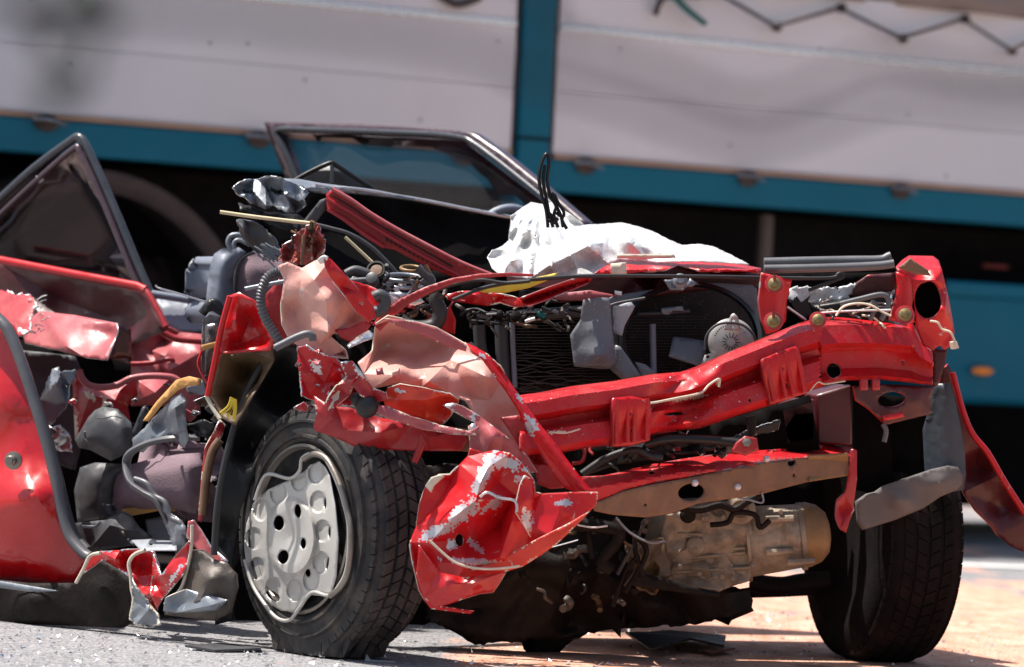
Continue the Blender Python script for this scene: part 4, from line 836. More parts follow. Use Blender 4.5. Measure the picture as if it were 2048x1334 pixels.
sheet('wing_strip', [(1884, 740), (1896, 728), (1904, 745), (1920, 800), (1934, 850), (1960, 880), (2000, 950), (2060, 1040), (2050, 1106), (2020, 1092), (1995, 1070), (1984, 1052), (1950, 1020), (1926, 985), (1920, 900), (1906, 800), (1880, 765)], 'maroon', car, D=lambda x, y: 9.15+(y-740)*.0002,
      f=lambda x, y: .0, inner=[(1950, 930, .05), (2000, 1010, .04)], s=8, amp=.012, rim='red', thick=.006, label='bent wing panel hanging off the far side')
tube('wing_edge', [(1905, 745), (1925, 820), (1945, 868), (1975, 905), (2010, 965), (2060, 1042)], .007, 'red', car, D=9.12, k=4)
sheet('liner_plastic', [(1868, 768), (1898, 766), (1908, 790), (1920, 845), (1930, 905), (1932, 950), (1926, 980), (1900, 985), (1850, 960), (1845, 860), (1862, 800)], 'slate', car, D=9.06, f=lambda x, y: .06*((x-1905)/60)**2, s=9, smooth=2, thick=.006, label='blue grey wheelarch liner')
sheet('liner_plastic', [(1700, 780), (1860, 800), (1862, 1000), (1740, 1010), (1700, 900)], 'shadeblk', car, D=9.12, s=16, amp=.02)
sheet('mud_flap', [(1713, 1003), (1735, 988), (1750, 985), (1764, 972), (1800, 960), (1863, 938), (1895, 931), (1916, 934), (1926, 950), (1924, 968), (1915, 979), (1880, 994), (1848, 1016), (1790, 1040), (1726, 1060), (1717, 1045)], 'flap', car, D=lambda x, y: 8.98+(x-1714)*.0003, inner=[(1800, 1000, -.03), (1880, 965, -.02)], s=8, amp=.005, thick=.012, smooth=1, label='grey rubber flap in front of the far tyre')

# ---- bumper beam
xt = [1040, 1090, 1138, 1227, 1308, 1360, 1393, 1430, 1456, 1535, 1598, 1644, 1700, 1760, 1824, 1842, 1866]
yt = [790, 783, 773, 762, 748, 744, 733, 716, 704, 672, 646, 634, 635, 638, 642, 680, 699]
xb = [1040, 1100, 1176, 1242, 1308, 1400, 1472, 1551, 1614, 1680, 1758, 1866]
yb = [915, 910, 896, 888, 870, 857, 832, 808, 784, 762, 759, 771]
def itp(x, X, Y):
    if x <= X[0]: return Y[0]
    for i in range(len(X)-1):
        if x <= X[i+1]: return Y[i]+(Y[i+1]-Y[i])*(x-X[i])/(X[i+1]-X[i])
    return Y[-1]
PV = [0, .05, .14, .34, .44, .54, .62, .88, .96, 1.0]; PO = [.075, .012, -.022, -.026, .028, .032, -.012, -.024, -.002, .05]
def beamf(x, y):
    v = (y-itp(x, xt, yt))/(itp(x, xb, yb)-itp(x, xt, yt)); o = itp(v, PV, PO)
    if x > 1640: o = itp(v, [0, .06, .12, .40, .47, .53, .80, .93, 1], [.09, .03, -.01, -.03, .02, .028, .024, -.016, .02])
    if 1290 < x < 1450:
        k_ = math.sin((x-1290)/160*math.pi); o += k_*(.022*math.sin((x+y*1.7)*.055)+.02*abs(math.sin((x-y)*.03)))
    return o
beaml = [[(x, itp(x, xt, yt)+v*(itp(x, xb, yb)-itp(x, xt, yt))) for x in range(1046, 1641, 9)] for v in PV[1:-1]]+[[(x, itp(x, xt, yt)+v*(itp(x, xb, yb)-itp(x, xt, yt))) for x in range(1642, 1862, 9)] for v in (.06, .12, .40, .47, .53, .80, .93)]
beamo = [(x, y) for x, y in zip(xt, yt)]+[(1866, 740)]+[(x, y) for x, y in list(zip(xb, yb))[::-1]]
bmp = sheet('bumper_beam', beamo, 'beam', car, D=bdp, f=beamf, s=5.5, amp=.007, fr=9, thick=.005, rim='pinkr', ang=30, edge=1.2, lines=beaml,
      holes=[(1668, 741, 14, 15), (1805, 724, 3, 3), (1640, 752, 3, 3), (1348, 828, 20, 3.5, -.1), (1500, 800, 3, 3)], chips=[(1105, 866, 26, 2.5, -.1), (1375, 796, 40, 3, -.15), (1436, 766, 10, 3, -.9), (1290, 812, 16, 3, .5)], chipmat='cream', label='bent red bumper beam')
for (ol, x0, per) in (([(1226, 796), (1262, 792), (1300, 800), (1303, 830), (1300, 880), (1262, 890), (1226, 892)], 1232, 24), ([(1524, 718), (1560, 702), (1596, 690), (1606, 735), (1615, 786), (1580, 797), (1542, 809), (1530, 760)], 1530, 24)):
    big = x0 > 1231 and ol[0][0] > 1400
    stp = sheet('beam_strap', ol, 'red', bmp, D=lambda x, y: bdp(x)-.036, f=lambda x, y: .012*math.cos((y-itp(x, xt, yt))/(itp(x, xb, yb)-itp(x, xt, yt))*7)*.6, s=7, thick=.016, rim='redd', ang=40,
          holes=[(1565, 737, 2.5, 3), (1574, 771, 3.5, 4)] if big else [(1261, 828, 2.5, 2.5), (1264, 861, 2.5, 3)])
    (tl, tr_, br, bl_) = ((1524, 714), (1597, 690), (1615, 786), (1541, 809)) if big else ((1227, 794), (1302, 792), (1300, 884), (1227, 893))
    for q in ((.10, .42, .62, .92) if big else (.08, .38, .56, .9)):
        a_ = (tl[0]+(tr_[0]-tl[0])*q, tl[1]+(tr_[1]-tl[1])*q); b2 = (bl_[0]+(br[0]-bl_[0])*q, bl_[1]+(br[1]-bl_[1])*q)
        tube('strap_rib', [(a_[0], a_[1]+4), ((a_[0]+b2[0])/2, (a_[1]+b2[1])/2), (b2[0], b2[1]-4)], .0048, 'beam', stp, D=lambda x, y: bdp(x)-.040, k=3, flat=1)
tube('scraped_edge', [(1284, 800), (1300, 806), (1350, 797), (1400, 786), (1418, 770), (1438, 758), (1438, 774)], .0026, 'cream', bmp, D=lambda x, y: bdp(x)-.04)
tube('scraped_edge', [(1620, 782), (1636, 764), (1650, 768), (1690, 762)], .0018, 'cream', bmp, D=lambda x, y: bdp(x)-.02)
tube('scraped_edge', [(1100, 864), (1130, 866), (1160, 858)], .0018, 'cream', bmp, D=lambda x, y: bdp(x)-.03)
# grit on the beam and plate
vs = []; fs = []
def crumb(p, r, rg):
    st = len(vs)
    for k in range(4): vs.append(p+Vector((rg.gauss(0, 1), rg.gauss(0, 1), abs(rg.gauss(0, 1))))*r)
    for t in ((0, 1, 2), (0, 2, 3), (0, 3, 1), (1, 3, 2)): fs.append([st+i for i in t])
for k in range(420):
    x = rg.uniform(1060, 1640); v = rg.choice([.06, .1, .15, .62, .7, .8])+rg.uniform(-.03, .03); y0, y1 = itp(x, xt, yt), itp(x, xb, yb)
    y = y0+(y1-y0)*v; crumb(P(x, y, bdp(x)+beamf(x, y)-.003), rg.uniform(.0006, .0018), rg)
obj('glass_grit', vs, fs, 'bare', bmp, kind='stuff', smooth=False)
# end brackets and lower part
sheet('end_bracket', [(1707, 772), (1760, 768), (1868, 772), (1862, 800), (1862, 828), (1820, 838), (1772, 850), (1740, 820), (1712, 800)], 'maroon', car, D=lambda x, y: bdp(x)+.03, holes=[(1784, 799, 28, 15, -.1)], inner=[(1830, 800, -.01)], s=7, amp=.008, rim='red', thick=.006, label='dark red bracket with oval hole')
sheet('bracket_tab', [(1766, 832), (1806, 824), (1808, 834), (1770, 842)], 'red', car, D=lambda x, y: bdp(x)-.01, s=6, thick=.01)
for x in (1722, 1746): sheet('bracket_tab', [(x, 758), (x+14, 757), (x+14, 780), (x, 781)], 'redd', car, D=lambda x, y: bdp(x)-.03, s=6, thick=.008)
prism('support_block', [(1560, 818), (1632, 796), (1632, 882), (1572, 892)], 'maroon', car, D=8.86, back=.1, bevel=.006, label='dull red support block')
prism('support_block', [(1632, 790), (1705, 768), (1706, 892), (1634, 888)], 'maroon', car, D=8.90, back=.08, bevel=.006)
prism('recess_shade', [(1706, 780), (1780, 860), (1790, 990), (1706, 980)], 'shadeblk', car, D=9.05, back=.05, bevel=0)  # near-black block standing for shade behind the bracket
tube('tow_hook', [(1766, 848), (1772, 862), (1768, 884)], .006, 'grubber', car, D=8.9)
# air duct / torn black plastics under the beam
sheet('torn_grille', [(1160, 946), (1200, 915), (1240, 898), (1290, 885), (1340, 876), (1400, 872), (1460, 878), (1455, 892), (1400, 905), (1340, 905), (1300, 920), (1230, 930), (1170, 952)], 'black', car, D=8.68, inner=[(1280, 900, -.03), (1380, 890, .03)], s=7, amp=.03, fr=11, thick=.006, label='torn shiny black plastic')
tube('torn_grille', [(1164, 948), (1215, 915), (1270, 900), (1300, 912), (1326, 915)], .008, 'rubber', car, D=8.62, k=6)
tube('torn_grille', [(1290, 888), (1340, 878), (1420, 880), (1480, 886)], .010, 'black', car, D=8.62, k=6)
sheet('torn_grille', [(1450, 880), (1490, 862), (1560, 838), (1556, 860), (1510, 872), (1470, 895)], 'black', car, D=8.64, s=6, amp=.03, fr=15, jag=2, rim='crush', edge=2)
sheet('recess_shade', [(1150, 900), (1400, 855), (1620, 790), (1640, 900), (1400, 930), (1150, 980)], 'shadeblk', car, D=8.86, s=30, thick=.02)  # near-black sheet painting in the shade under the beam
tube('stay', [(1500, 832), (1503, 850), (1502, 872)], (.012, .008), 'under', car, D=8.6)
sheet('mount_plate', [(1462, 902), (1472, 885), (1490, 872), (1514, 876), (1518, 900), (1490, 912)], 'redd', car, D=8.58, s=6, holes=[(1493, 886, 5, 5)], thick=.006)
lathe('bolt', P(1493, 886, 8.57), Vector((0, -1, .2)), [(0, .010), (.01, .010), (.012, .005)], 'rim', car, seg=6)
# lower crossmember
cdp = lambda x, y=0: 8.50+(x-1200)*.0007
sheet('lower_crossmember', [(1160, 953), (1206, 951), (1240, 944), (1291, 930), (1375, 916), (1460, 904), (1545, 899), (1636, 889), (1703, 894), (1712, 900), (1696, 912), (1530, 922), (1397, 950), (1300, 968), (1249, 980), (1200, 1004), (1180, 985)], 'beam', car, D=cdp,
      f=lambda x, y: .10*max(0, min(1, 1-(y-itp(x, [1160, 1375, 1703], [953, 916, 892]))/26)), s=6, amp=.008, thick=.004, rim='pinkr', edge=3, holes=[(1303, 944, 6, 5)], label='red top flange of the lower crossmember')
cf_ = sheet('crossmember_face', [(1186, 1008), (1249, 982), (1300, 970), (1397, 952), (1530, 924), (1600, 916), (1698, 912), (1694, 952), (1615, 964), (1520, 989), (1397, 1007), (1340, 1028), (1291, 1035), (1230, 1030), (1190, 1022)], 'tan', car, D=lambda x, y: cdp(x)-.003,
      inner=[(1300, 1000, .0), (1500, 955, 0)], holes=[(1383, 984, 27, 17, -.15), (1584, 925, 9, 7, -.4), (1588, 951, 3, 4), (1291, 1010, 3, 3)], s=7, amp=.006, thick=.005, label='tan lower crossmember face')
for (x, y) in ((1533, 918), (1390, 966), (1475, 974)): lathe('rivet', P(x, y, cdp(x)-.01), Vector((0, -1, 0)), [(0, .008), (.003, .006), (.005, .002)], 'prim', cf_, seg=10)
sheet('crossmember_end', [(1616, 912), (1696, 908), (1698, 950), (1618, 962)], 'gold', car, D=lambda x, y: cdp(x)-.014, f=lambda x, y: .02*math.sin((y-910)*.06), s=7, thick=.004)
sheet('end_plate', [(1702, 898), (1714, 900), (1714, 960), (1706, 1020), (1692, 1066), (1680, 1058), (1672, 1036), (1674, 1000), (1690, 985), (1696, 950)], 'redd', car, D=8.84, inner=[(1690, 1020, .02)], s=7, amp=.01, thick=.006, rim='pinkr', edge=2, label='narrow red end plate')

# ---- crushed near wing: salmon chunk
hc = sheet('crumpled_wing_top', [(555, 532), (575, 524), (604, 536), (628, 522), (648, 514), (658, 518), (690, 552), (722, 588), (746, 612), (750, 630), (728, 650), (700, 662), (668, 668), (662, 672), (690, 700), (696, 716), (660, 712), (630, 706), (604, 696), (578, 678), (564, 650), (562, 600), (568, 560)], 'pink', car, D=8.48,
      inner=[(652, 530, -.05), (652, 600, -.075), (656, 664, -.085), (600, 580, -.01), (600, 650, .02), (620, 620, -.015), (690, 600, -.02), (710, 640, .03), (585, 620, .03), (628, 560, -.05), (640, 690, .0), (690, 705, .05)], s=6, amp=.010, fr=8, rim='cream', edge=1.5,
      chips=[], label='crumpled salmon pink wing top')
sheet('wing_outer_skin', [(648, 513), (662, 518), (692, 550), (722, 585), (747, 612), (752, 632), (738, 645), (712, 624), (688, 590), (664, 560), (650, 535)], 'red', car, D=8.40, inner=[(690, 575, .02), (665, 540, -.01)], f=lambda x, y: (x-650)*.0007, s=6, amp=.008, rim='bare', edge=1.5, holes=[(722, 606, 5, 3.5, .5)], label='red outer skin over the crumpled wing')
sheet('torn_tip', [(634, 520), (648, 510), (656, 514), (652, 526), (640, 528)], 'white', car, D=8.40, s=4, amp=.02, fr=30)
sheet('wing_outer_skin', [(668, 660), (700, 655), (730, 640), (742, 650), (730, 668), (700, 684), (682, 676)], 'redd', car, D=8.47, s=6, amp=.015, fr=14)
sheet('chrome_sliver', [(694, 690), (716, 672), (738, 660), (746, 666), (745, 676), (720, 685), (698, 694)], 'bare', car, D=8.40, inner=[(725, 672, -.02)], f=lambda x, y: -(y-660)*.002, s=5, amp=.006, thick=.003, label='bright bare metal sliver')
sheet('gap_shade', [(670, 668), (740, 640), (800, 640), (800, 720), (740, 780), (700, 740)], 'shadeblk', car, D=8.72, s=12, amp=.03)  # near-black sheet drawing the shaded gap between the folds
# fender inner concave salmon
def bowl(x, y): return .10*math.exp(-(((x-830)/120)**2+((y-690)/45)**2))
fi = sheet('folded_wing_inner', [(752, 648), (776, 632), (822, 642), (872, 656), (934, 690), (968, 716), (1004, 762), (1040, 812), (1060, 850), (1100, 930), (1090, 955), (1040, 905), (985, 862), (960, 850), (930, 800), (895, 785), (840, 776), (796, 768), (742, 778), (728, 748), (716, 724), (746, 700)], 'pink', car, D=8.52,
      inner=[(800, 735, -.04), (790, 750, -.045), (858, 762, -.07), (970, 752, -.06), (850, 745, -.02), (830, 715, .02), (900, 720, 0), (940, 790, .02), (1000, 850, .02), (980, 800, 0), (760, 700, .05), (870, 680, .03), (1050, 900, .01)], f=bowl, s=6.5, amp=.008, fr=6, rim='cream', edge=1, label='folded pink inside of the near wing')
sheet('folded_lip', [(768, 636), (822, 641), (872, 655), (934, 690), (932, 703), (900, 694), (866, 680), (830, 664), (790, 650)], 'pinkr', fi, D=8.46, s=6, amp=.006, rim='cream', edge=2)
lip = sheet('wing_edge_band', [(930, 684), (952, 694), (976, 708), (1000, 732), (1026, 772), (1052, 808), (1078, 846), (1106, 880), (1134, 918), (1160, 952), (1186, 984), (1192, 990), (1150, 984), (1128, 976), (1104, 942), (1080, 905), (1058, 868), (1036, 822), (1012, 784), (988, 752), (966, 722), (944, 706)], 'red', car, D=8.40,
      f=lambda x, y: -.018*math.exp(-((edist(x, y, [(930, 684), (976, 708), (1026, 772), (1078, 846), (1134, 918), (1188, 986), (1134, 918), (1078, 846), (1026, 772), (976, 708)])-12)/9)**2), s=5, amp=.006, rim='cream', edge=1.5, chips=[(1062, 852, 12, 18, -.5), (966, 712, 8, 3, .6), (1040, 800, 3, 16, -.5)], chipmat='prim', label='bent red wing edge')
sheet('wing_lower_fold', [(1000, 835), (1040, 830), (1062, 868), (1100, 930), (1130, 976), (1100, 978), (1076, 968), (1068, 930), (1030, 880)], 'redd', car, D=8.46, inner=[(1070, 920, .03)], s=6, amp=.010)
sheet('wing_lower_fold', [(885, 810), (905, 806), (925, 812), (960, 832), (1010, 870), (1050, 906), (1075, 945), (1062, 946), (1030, 915), (1000, 905), (968, 912), (940, 900), (936, 852), (950, 845), (920, 830)], 'pinkr', car, D=8.42, inner=[(985, 875, -.03), (960, 880, .0)], s=5.5, amp=.02, fr=14, rim='cream', edge=2.5, chipmat='prim', chips=[(945, 850, 7, 26, .1), (900, 810, 16, 4, 0)], label='scraped rose fold of the wing')
# torn scraps round the centre
sheet('torn_scrap', [(594, 694), (612, 690), (640, 706), (672, 716), (694, 740), (716, 760), (738, 776), (742, 800), (720, 806), (690, 812), (650, 812), (626, 800), (604, 792), (598, 748)], 'red', car, D=8.45, soft=.2, rnd=.03, nr=20, s=5, amp=.025, fr=14, rim='bare', edge=2.5, jag=1.5, chipmat='prim', chips=[(632, 734, 8, 16, -.5), (690, 758, 5, 18, -.6), (670, 790, 14, 5, .3)], label='torn red scrap with bare metal creases')
sheet('torn_scrap', [(628, 792), (650, 806), (674, 770), (700, 745), (716, 752), (700, 790), (672, 812), (664, 840), (640, 862), (626, 858), (632, 830)], 'redd', car, D=8.41, soft=.2, rnd=.025, nr=10, s=5, amp=.02, fr=16, rim='cream', edge=3, chipmat='cream', chips=[(668, 800, 5, 22, .5)])
sheet('torn_scrap', [(680, 725), (704, 722), (726, 748), (746, 776), (772, 786), (776, 800), (748, 806), (720, 790), (696, 760)], 'redd', car, D=8.40, soft=.2, rnd=.025, nr=10, s=5, amp=.02, fr=16, rim='bare', edge=3, chipmat='bare', chips=[(716, 742, 4, 18, -.6)])
sheet('torn_scrap', [(775, 776), (800, 768), (850, 776), (900, 788), (918, 800), (908, 822), (884, 852), (850, 840), (800, 826), (770, 812), (766, 796)], 'redo', car, D=8.43, inner=[(850, 800, -.03), (800, 800, -.03), (890, 815, .04)], f=lambda x, y: (y-780)*.0012, s=5.5, amp=.012, rim='cream', edge=2, chipmat='prim', chips=[(800, 782, 14, 3, .2)], label='orange red folded scrap')
sheet('torn_scrap', [(748, 810), (775, 812), (830, 835), (880, 850), (938, 862), (960, 850), (955, 870), (900, 868), (840, 858), (790, 842), (752, 826)], 'pinkr', car, D=8.41, rnd=.015, nr=6, s=5.5, amp=.015, fr=14, rim='cream', edge=3)
lathe('rubber_bung', P(736, 812, 8.42), Vector((-.25, -1, -.15)), [(-.03, .018), (0, .024), (.014, .024), (.024, .020), (.030, .012), (.032, .003)], 'rubber', car, seg=24, label='black rubber bung')
lathe('rubber_bung', P(715, 800, 8.42), Vector((-.3, -.6, .5)), [(-.02, .010), (0, .014), (.01, .014), (.016, .006)], 'rubber', car, seg=16)
sheet('wing_rail', [(630, 862), (640, 830), (664, 812), (700, 815), (760, 835), (830, 848), (930, 862), (936, 880), (922, 902), (860, 902), (780, 900), (718, 898), (690, 884), (650, 868)], 'redd', car, D=8.50, inner=[(760, 865, -.035), (860, 875, -.03), (690, 860, -.02)], holes=[(879, 858, 10, 8, .1)], s=7, amp=.010, fr=6, rim='cream', edge=1.5, label='dull red rail above the near tyre')
tube('red_stub', [(850, 852), (842, 890), (828, 925)], (.012, .007), 'redd', car, D=8.50)
sheet('rail_scrap', [(880, 850), (940, 858), (945, 905), (900, 900), (880, 890)], 'tan', car, D=8.52, s=6, amp=.02)
# ---- hanging crumpled wing
hw_o = [(848, 979), (860, 962), (878, 950), (900, 950), (920, 928), (935, 912), (940, 896), (966, 905), (990, 900), (1020, 906), (1040, 922), (1058, 944), (1069, 962), (1070, 985), (1084, 987), (1138, 984), (1196, 984), (1193, 1009), (1168, 1035), (1140, 1062), (1114, 1087), (1080, 1112), (1046, 1133), (1013, 1143), (998, 1168), (986, 1185), (959, 1188), (920, 1200), (880, 1212), (949, 1222), (940, 1228), (862, 1218), (848, 1200), (838, 1181), (826, 1130), (819, 1085), (832, 1053), (838, 1010)]
hw_i = [(975, 935, -.05), (960, 965, -.085), (952, 1000, -.09), (905, 1035, -.07), (860, 1085, -.03), (1000, 965, .0), (1030, 990, .01), (1050, 1010, .02), (880, 1000, .01), (900, 960, .02), (1000, 1050, .03), (960, 1080, .02), (920, 1080, .0), (1060, 1050, -.02), (1120, 1020, -.01), (1000, 1115, -.05), (930, 1130, -.055), (880, 1125, -.02), (870, 1160, .02), (900, 1185, -.03), (960, 1160, .01), (850, 1120, .03), (1100, 1070, -.03), (1040, 1000, -.03), (1025, 1040, -.045)]
hang = sheet('hanging_wing', hw_o, 'red', car, soft=.18, D=8.36, inner=hw_i, s=5, amp=.014, fr=9, rim='cream', edge=1.6, holes=[(919, 1080, 8, 12, -.1)], chipmat='prim', ang=26,
      chips=[(968, 950, 14, 52, .45), (1010, 925, 40, 12, .3), (930, 1022, 34, 16, -.6), (880, 1060, 44, 12, -.45), (905, 1088, 10, 14, 0), (985, 1010, 26, 9, -.6), (1045, 960, 22, 7, .3), (950, 1090, 20, 6, .7), (960, 1124, 70, 6, .08), (1120, 1080, 30, 8, -.6), (1058, 1030, 7, 30, 0), (884, 1193, 9, 6, 0), (1125, 1006, 22, 6, 0)], label='hanging crumpled red wing with silver scrapes')
sheet('hanging_fold', [(1050, 950), (1066, 960), (1069, 985), (1066, 1020), (1062, 1074), (1048, 1050), (1032, 1025), (1034, 995), (1040, 970)], 'red', hang, D=8.30, inner=[(1052, 1000, -.01)], f=lambda x, y: (x-1050)*.001, s=5, amp=.012, fr=14, rim='cream', edge=3, chipmat='prim', chips=[(1052, 1040, 10, 22, 0)])
sheet('hanging_fold', [(838, 1090), (852, 1110), (880, 1145), (930, 1155), (1012, 1143), (990, 1180), (960, 1186), (900, 1208), (870, 1215), (848, 1196), (832, 1150)], 'redc', hang, D=8.30, inner=[(900, 1170, -.02), (950, 1165, -.02)], s=5.5, amp=.012, fr=9, rim='cream', edge=1.5)
sheet('hanging_fold', [(940, 1140), (1000, 1120), (1066, 1082), (1130, 1050), (1180, 1022), (1168, 1036), (1114, 1088), (1046, 1133), (1013, 1143)], 'redo', hang, D=8.32, s=5.5, amp=.008, rim='cream', edge=3)
tube('bare_fold', [(858, 1080), (900, 1118), (930, 1132), (970, 1138), (1010, 1136), (1040, 1132)], .0026, 'cream', hang, D=8.29)
tube('bare_fold', [(960, 994), (975, 985), (1000, 996), (1030, 1002), (1034, 1024)], .003, 'bare', hang, D=8.27)
sheet('torn_tip', [(850, 972), (862, 955), (878, 950), (890, 952), (868, 972), (862, 985)], 'cream', hang, D=8.32, s=5, amp=.02, fr=20)

# ---- cowl / dashboard
cwl = lambda x, y=0: 9.05+(x-466)*.0013
sheet('cowl_panel', [(500, 400), (560, 372), (641, 368), (700, 374), (748, 382), (850, 400), (940, 420), (1021, 436), (1022, 520), (985, 555), (900, 560), (760, 560), (650, 540), (560, 500), (520, 440)], 'shadeblk', car, D=cwl,
      inner=[(700, 430, .05), (850, 450, .06), (950, 480, .03)], f=lambda x, y: -(y-400)*.0009, s=12, amp=.012, thick=.01, label='dusty black scuttle panel')
tube('cowl_edge', [(628, 370), (660, 376), (700, 378), (748, 384), (800, 394), (850, 402), (940, 420), (1021, 435)], .0055, 'prim', car, D=lambda x, y: cwl(x)-.03, k=4, label='pale metal edge of the scuttle')
sheet('cowl_lip', [(560, 356), (600, 358), (642, 366), (690, 372), (750, 382), (830, 396), (830, 402), (750, 392), (690, 386), (660, 390), (632, 386), (600, 376)], 'crush', car, D=lambda x, y: cwl(x)-.04, f=lambda x, y: .12*max(0, (375-y)/18)*.5, s=6, amp=.008, rim='bare', label='grey folded scuttle lip')
sheet('crumpled_metal', [(466, 376), (474, 368), (490, 361), (510, 358), (531, 354), (566, 356), (600, 372), (618, 384), (606, 398), (612, 412), (590, 428), (570, 424), (548, 412), (530, 420), (515, 412), (500, 404), (486, 392), (474, 388)], 'crush', car, D=9.0, rnd=.05, nr=26, s=5, amp=.05, fr=13, rim='bare', edge=2, jag=1.5, ang=20, chipmat='black', chips=[(555, 384, 16, 5, .3), (500, 385, 14, 3, .2)], label='crumpled silver grey metal')
sheet('crumpled_plastic', [(476, 405), (530, 422), (600, 430), (620, 445), (600, 460), (560, 458), (500, 430), (480, 420)], 'black', car, D=9.04, rnd=.03, nr=10, s=6, amp=.03, fr=14, jag=1.5)
sheet('crumpled_plastic', [(472, 440), (485, 438), (520, 450), (548, 474), (560, 500), (575, 520), (540, 520), (510, 500), (486, 480), (478, 462)], 'charcoal', car, D=9.0, rnd=.04, nr=14, s=5, amp=.05, fr=14, rim='crush', edge=2, jag=2, label='torn charcoal plastic')
for k in range(16):
    x = rg.uniform(500, 555); y = rg.uniform(485, 515); tube('plastic_shred', [(x, y), (x+12, y+7), (x+rg.uniform(22, 40), y+rg.uniform(10, 24))], .0022, 'crush', car, D=8.98, seg=4, k=2)
sheet('scuttle_bracket', [(600, 450), (640, 400), (655, 395), (650, 420), (625, 455), (612, 470)], 'charcoal', car, D=8.98, s=7, amp=.01)
# mirror base triangle
sheet('mirror_base', [(588, 362), (620, 343), (662, 324), (672, 330), (700, 350), (750, 380), (700, 378), (640, 368)], 'charcoal', car, D=9.6, inner=[(664, 340, -.02)], s=8, thick=.02, label='black triangular mirror base')
tube('mirror_frame', [(588, 362, 0), (620, 344, 0), (660, 326, 0), (672, 330, 0), (705, 352, 0), (750, 380, 0)], .006, 'black', car, D=9.55, k=2)
tube('mirror_frame', [(664, 328), (664, 366)], .005, 'grubber', car, D=9.55, k=1)
# red slotted grille strip across the scuttle
gd = lambda x, y: 8.92-(x-655)*.0001
gs = sheet('scuttle_grille', [(652, 388), (666, 376), (680, 380), (720, 412), (768, 442), (820, 470), (880, 502), (940, 532), (988, 552), (960, 558), (918, 558), (880, 545), (830, 522), (790, 500), (768, 496), (720, 462), (686, 436), (654, 420)], 'redd', car, D=gd,
      s=8, amp=.0, thick=.006, rim='pinkr', smooth=1, ang=24, label='red slotted scuttle grille')
for pp in ([(664, 378), (700, 398), (740, 426), (790, 456), (850, 488), (920, 524), (984, 550)], [(655, 398), (700, 424), (740, 450), (790, 480), (850, 515), (920, 552)], [(655, 418), (690, 440), (725, 466), (768, 494)]):
    tube('grille_rail', pp, .0058, 'pinkr' if pp[0][0] > 660 else 'redd', gs, D=lambda x, y: gd(x, y)-.010, k=3, flat=.8)
tube('grille_groove', [(660, 388), (700, 411), (740, 438), (790, 467), (850, 501), (905, 532)], .0025, 'maroon', gs, D=lambda x, y: gd(x, y)-.004, k=3)
for k in range(13):
    t = k/12; x = 772+(880-772)*t; y = 474+(531-474)*t
    prism('slot', [(x, y), (x+5, y+2), (x+4, y+9), (x-1, y+7)], 'black', gs, D=lambda x, y: gd(x, y)-.012, back=.004, dir=Vector((0, 1, 0)), bevel=0)
# wiper arm, straw
tube('wiper_arm', [(622, 447), (660, 456), (700, 468), (740, 492), (770, 520), (795, 548), (802, 566), (800, 580)], .0045, 'charcoal', car, D=8.80, k=6)
tube('rod', [(690, 474), (716, 498), (746, 526)], .0035, 'wood', car, D=8.84, k=2)
# rusty mass
sheet('rusty_scrap', [(558, 520), (566, 490), (592, 470), (612, 452), (626, 445), (640, 456), (650, 480), (646, 505), (628, 520), (610, 530), (585, 526)], 'rust', car, D=8.72, rnd=.04, nr=18, s=4.5, amp=.05, fr=20, jag=3, rim='pinkr', edge=3, ang=18, label='rusty torn red scrap')
for k in range(12):
    x = rg.uniform(575, 645); y = rg.uniform(455, 515); tube('shred', [(x, y), (x+rg.uniform(-8, 8), y+8), (x+rg.uniform(-14, 14), y+rg.uniform(-22, 22))], .0025, rg.choice(['rust', 'pinkr', 'tan', 'black']), car, D=8.66, seg=4, k=3)
tube('copper_end', [(618, 450), (622, 458), (628, 448), (620, 444)], .005, 'gold', car, D=8.68)
tube('wiring_strand', [(608, 470), (606, 495), (604, 530)], .004, 'tan', car, D=8.66)
# hoses and strut tower
lathe('filler_cap', P(752, 540, 8.72), Vector((-.2, -.9, .5)), [(-.02, .012), (-.01, .019), (.0, .021), (.004, .021), (.004, .017), (.0, .015), (.0, .002)], 'black', car, seg=26)
lathe('filler_cap', P(753, 541, 8.70), Vector((-.2, -.9, .5)), [(0, .0145), (.003, .013), (.004, .002)], 'tan', car, seg=20)
tube('hose', [(692, 548), (710, 540), (730, 545), (742, 550)], .010, 'charcoal', car, D=8.72)
tube('hose', [(700, 562), (725, 560), (745, 560), (752, 572)], .006, 'grubber', car, D=8.68)
lathe('hose_elbow', P(747, 563, 8.66), Vector((-.2, -.9, .4)), [(0, .013), (.02, .013), (.022, .006)], 'charcoal', car, seg=16)
for k in range(4):
    c = P(808-k*2, 556+k*13, 8.74); pts = [c+Vector((math.cos(a)*.042, math.sin(a)*.042*.8, math.sin(a)*.008)) for a in [2*math.pi*i/20 for i in range(20)]]
    tube('strut_coil', pts, .0052, 'prim' if k % 2 else 'crush', car, world=True, k=1, closed=True)
lathe('strut_tower', P(808, 566, 8.76), Z, [(-.05, .034), (.02, .03), (.03, .02), (.045, .018)], 'under', car, seg=24)
tube('strut_ring', [P(822, 537, 8.7)+Vector((math.cos(a)*.022, math.sin(a)*.02, math.sin(a)*.006)) for a in [2*math.pi*i/16 for i in range(16)]], .004, 'gold', car, world=True, k=1, closed=True)
for (pp, r, m_) in (([(835, 535), (850, 548), (862, 560), (860, 585)], .010, 'charcoal'), ([(838, 560), (830, 575), (845, 590)], .006, 'tan'), ([(790, 575), (800, 590), (815, 596), (830, 604)], .005, 'prim'), ([(850, 530), (858, 545), (866, 570)], .005, 'tan'), ([(815, 590), (826, 575), (822, 560)], .0025, 'crush')):
    tube('engine_pipe', pp, r, m_, car, D=8.68, k=5)
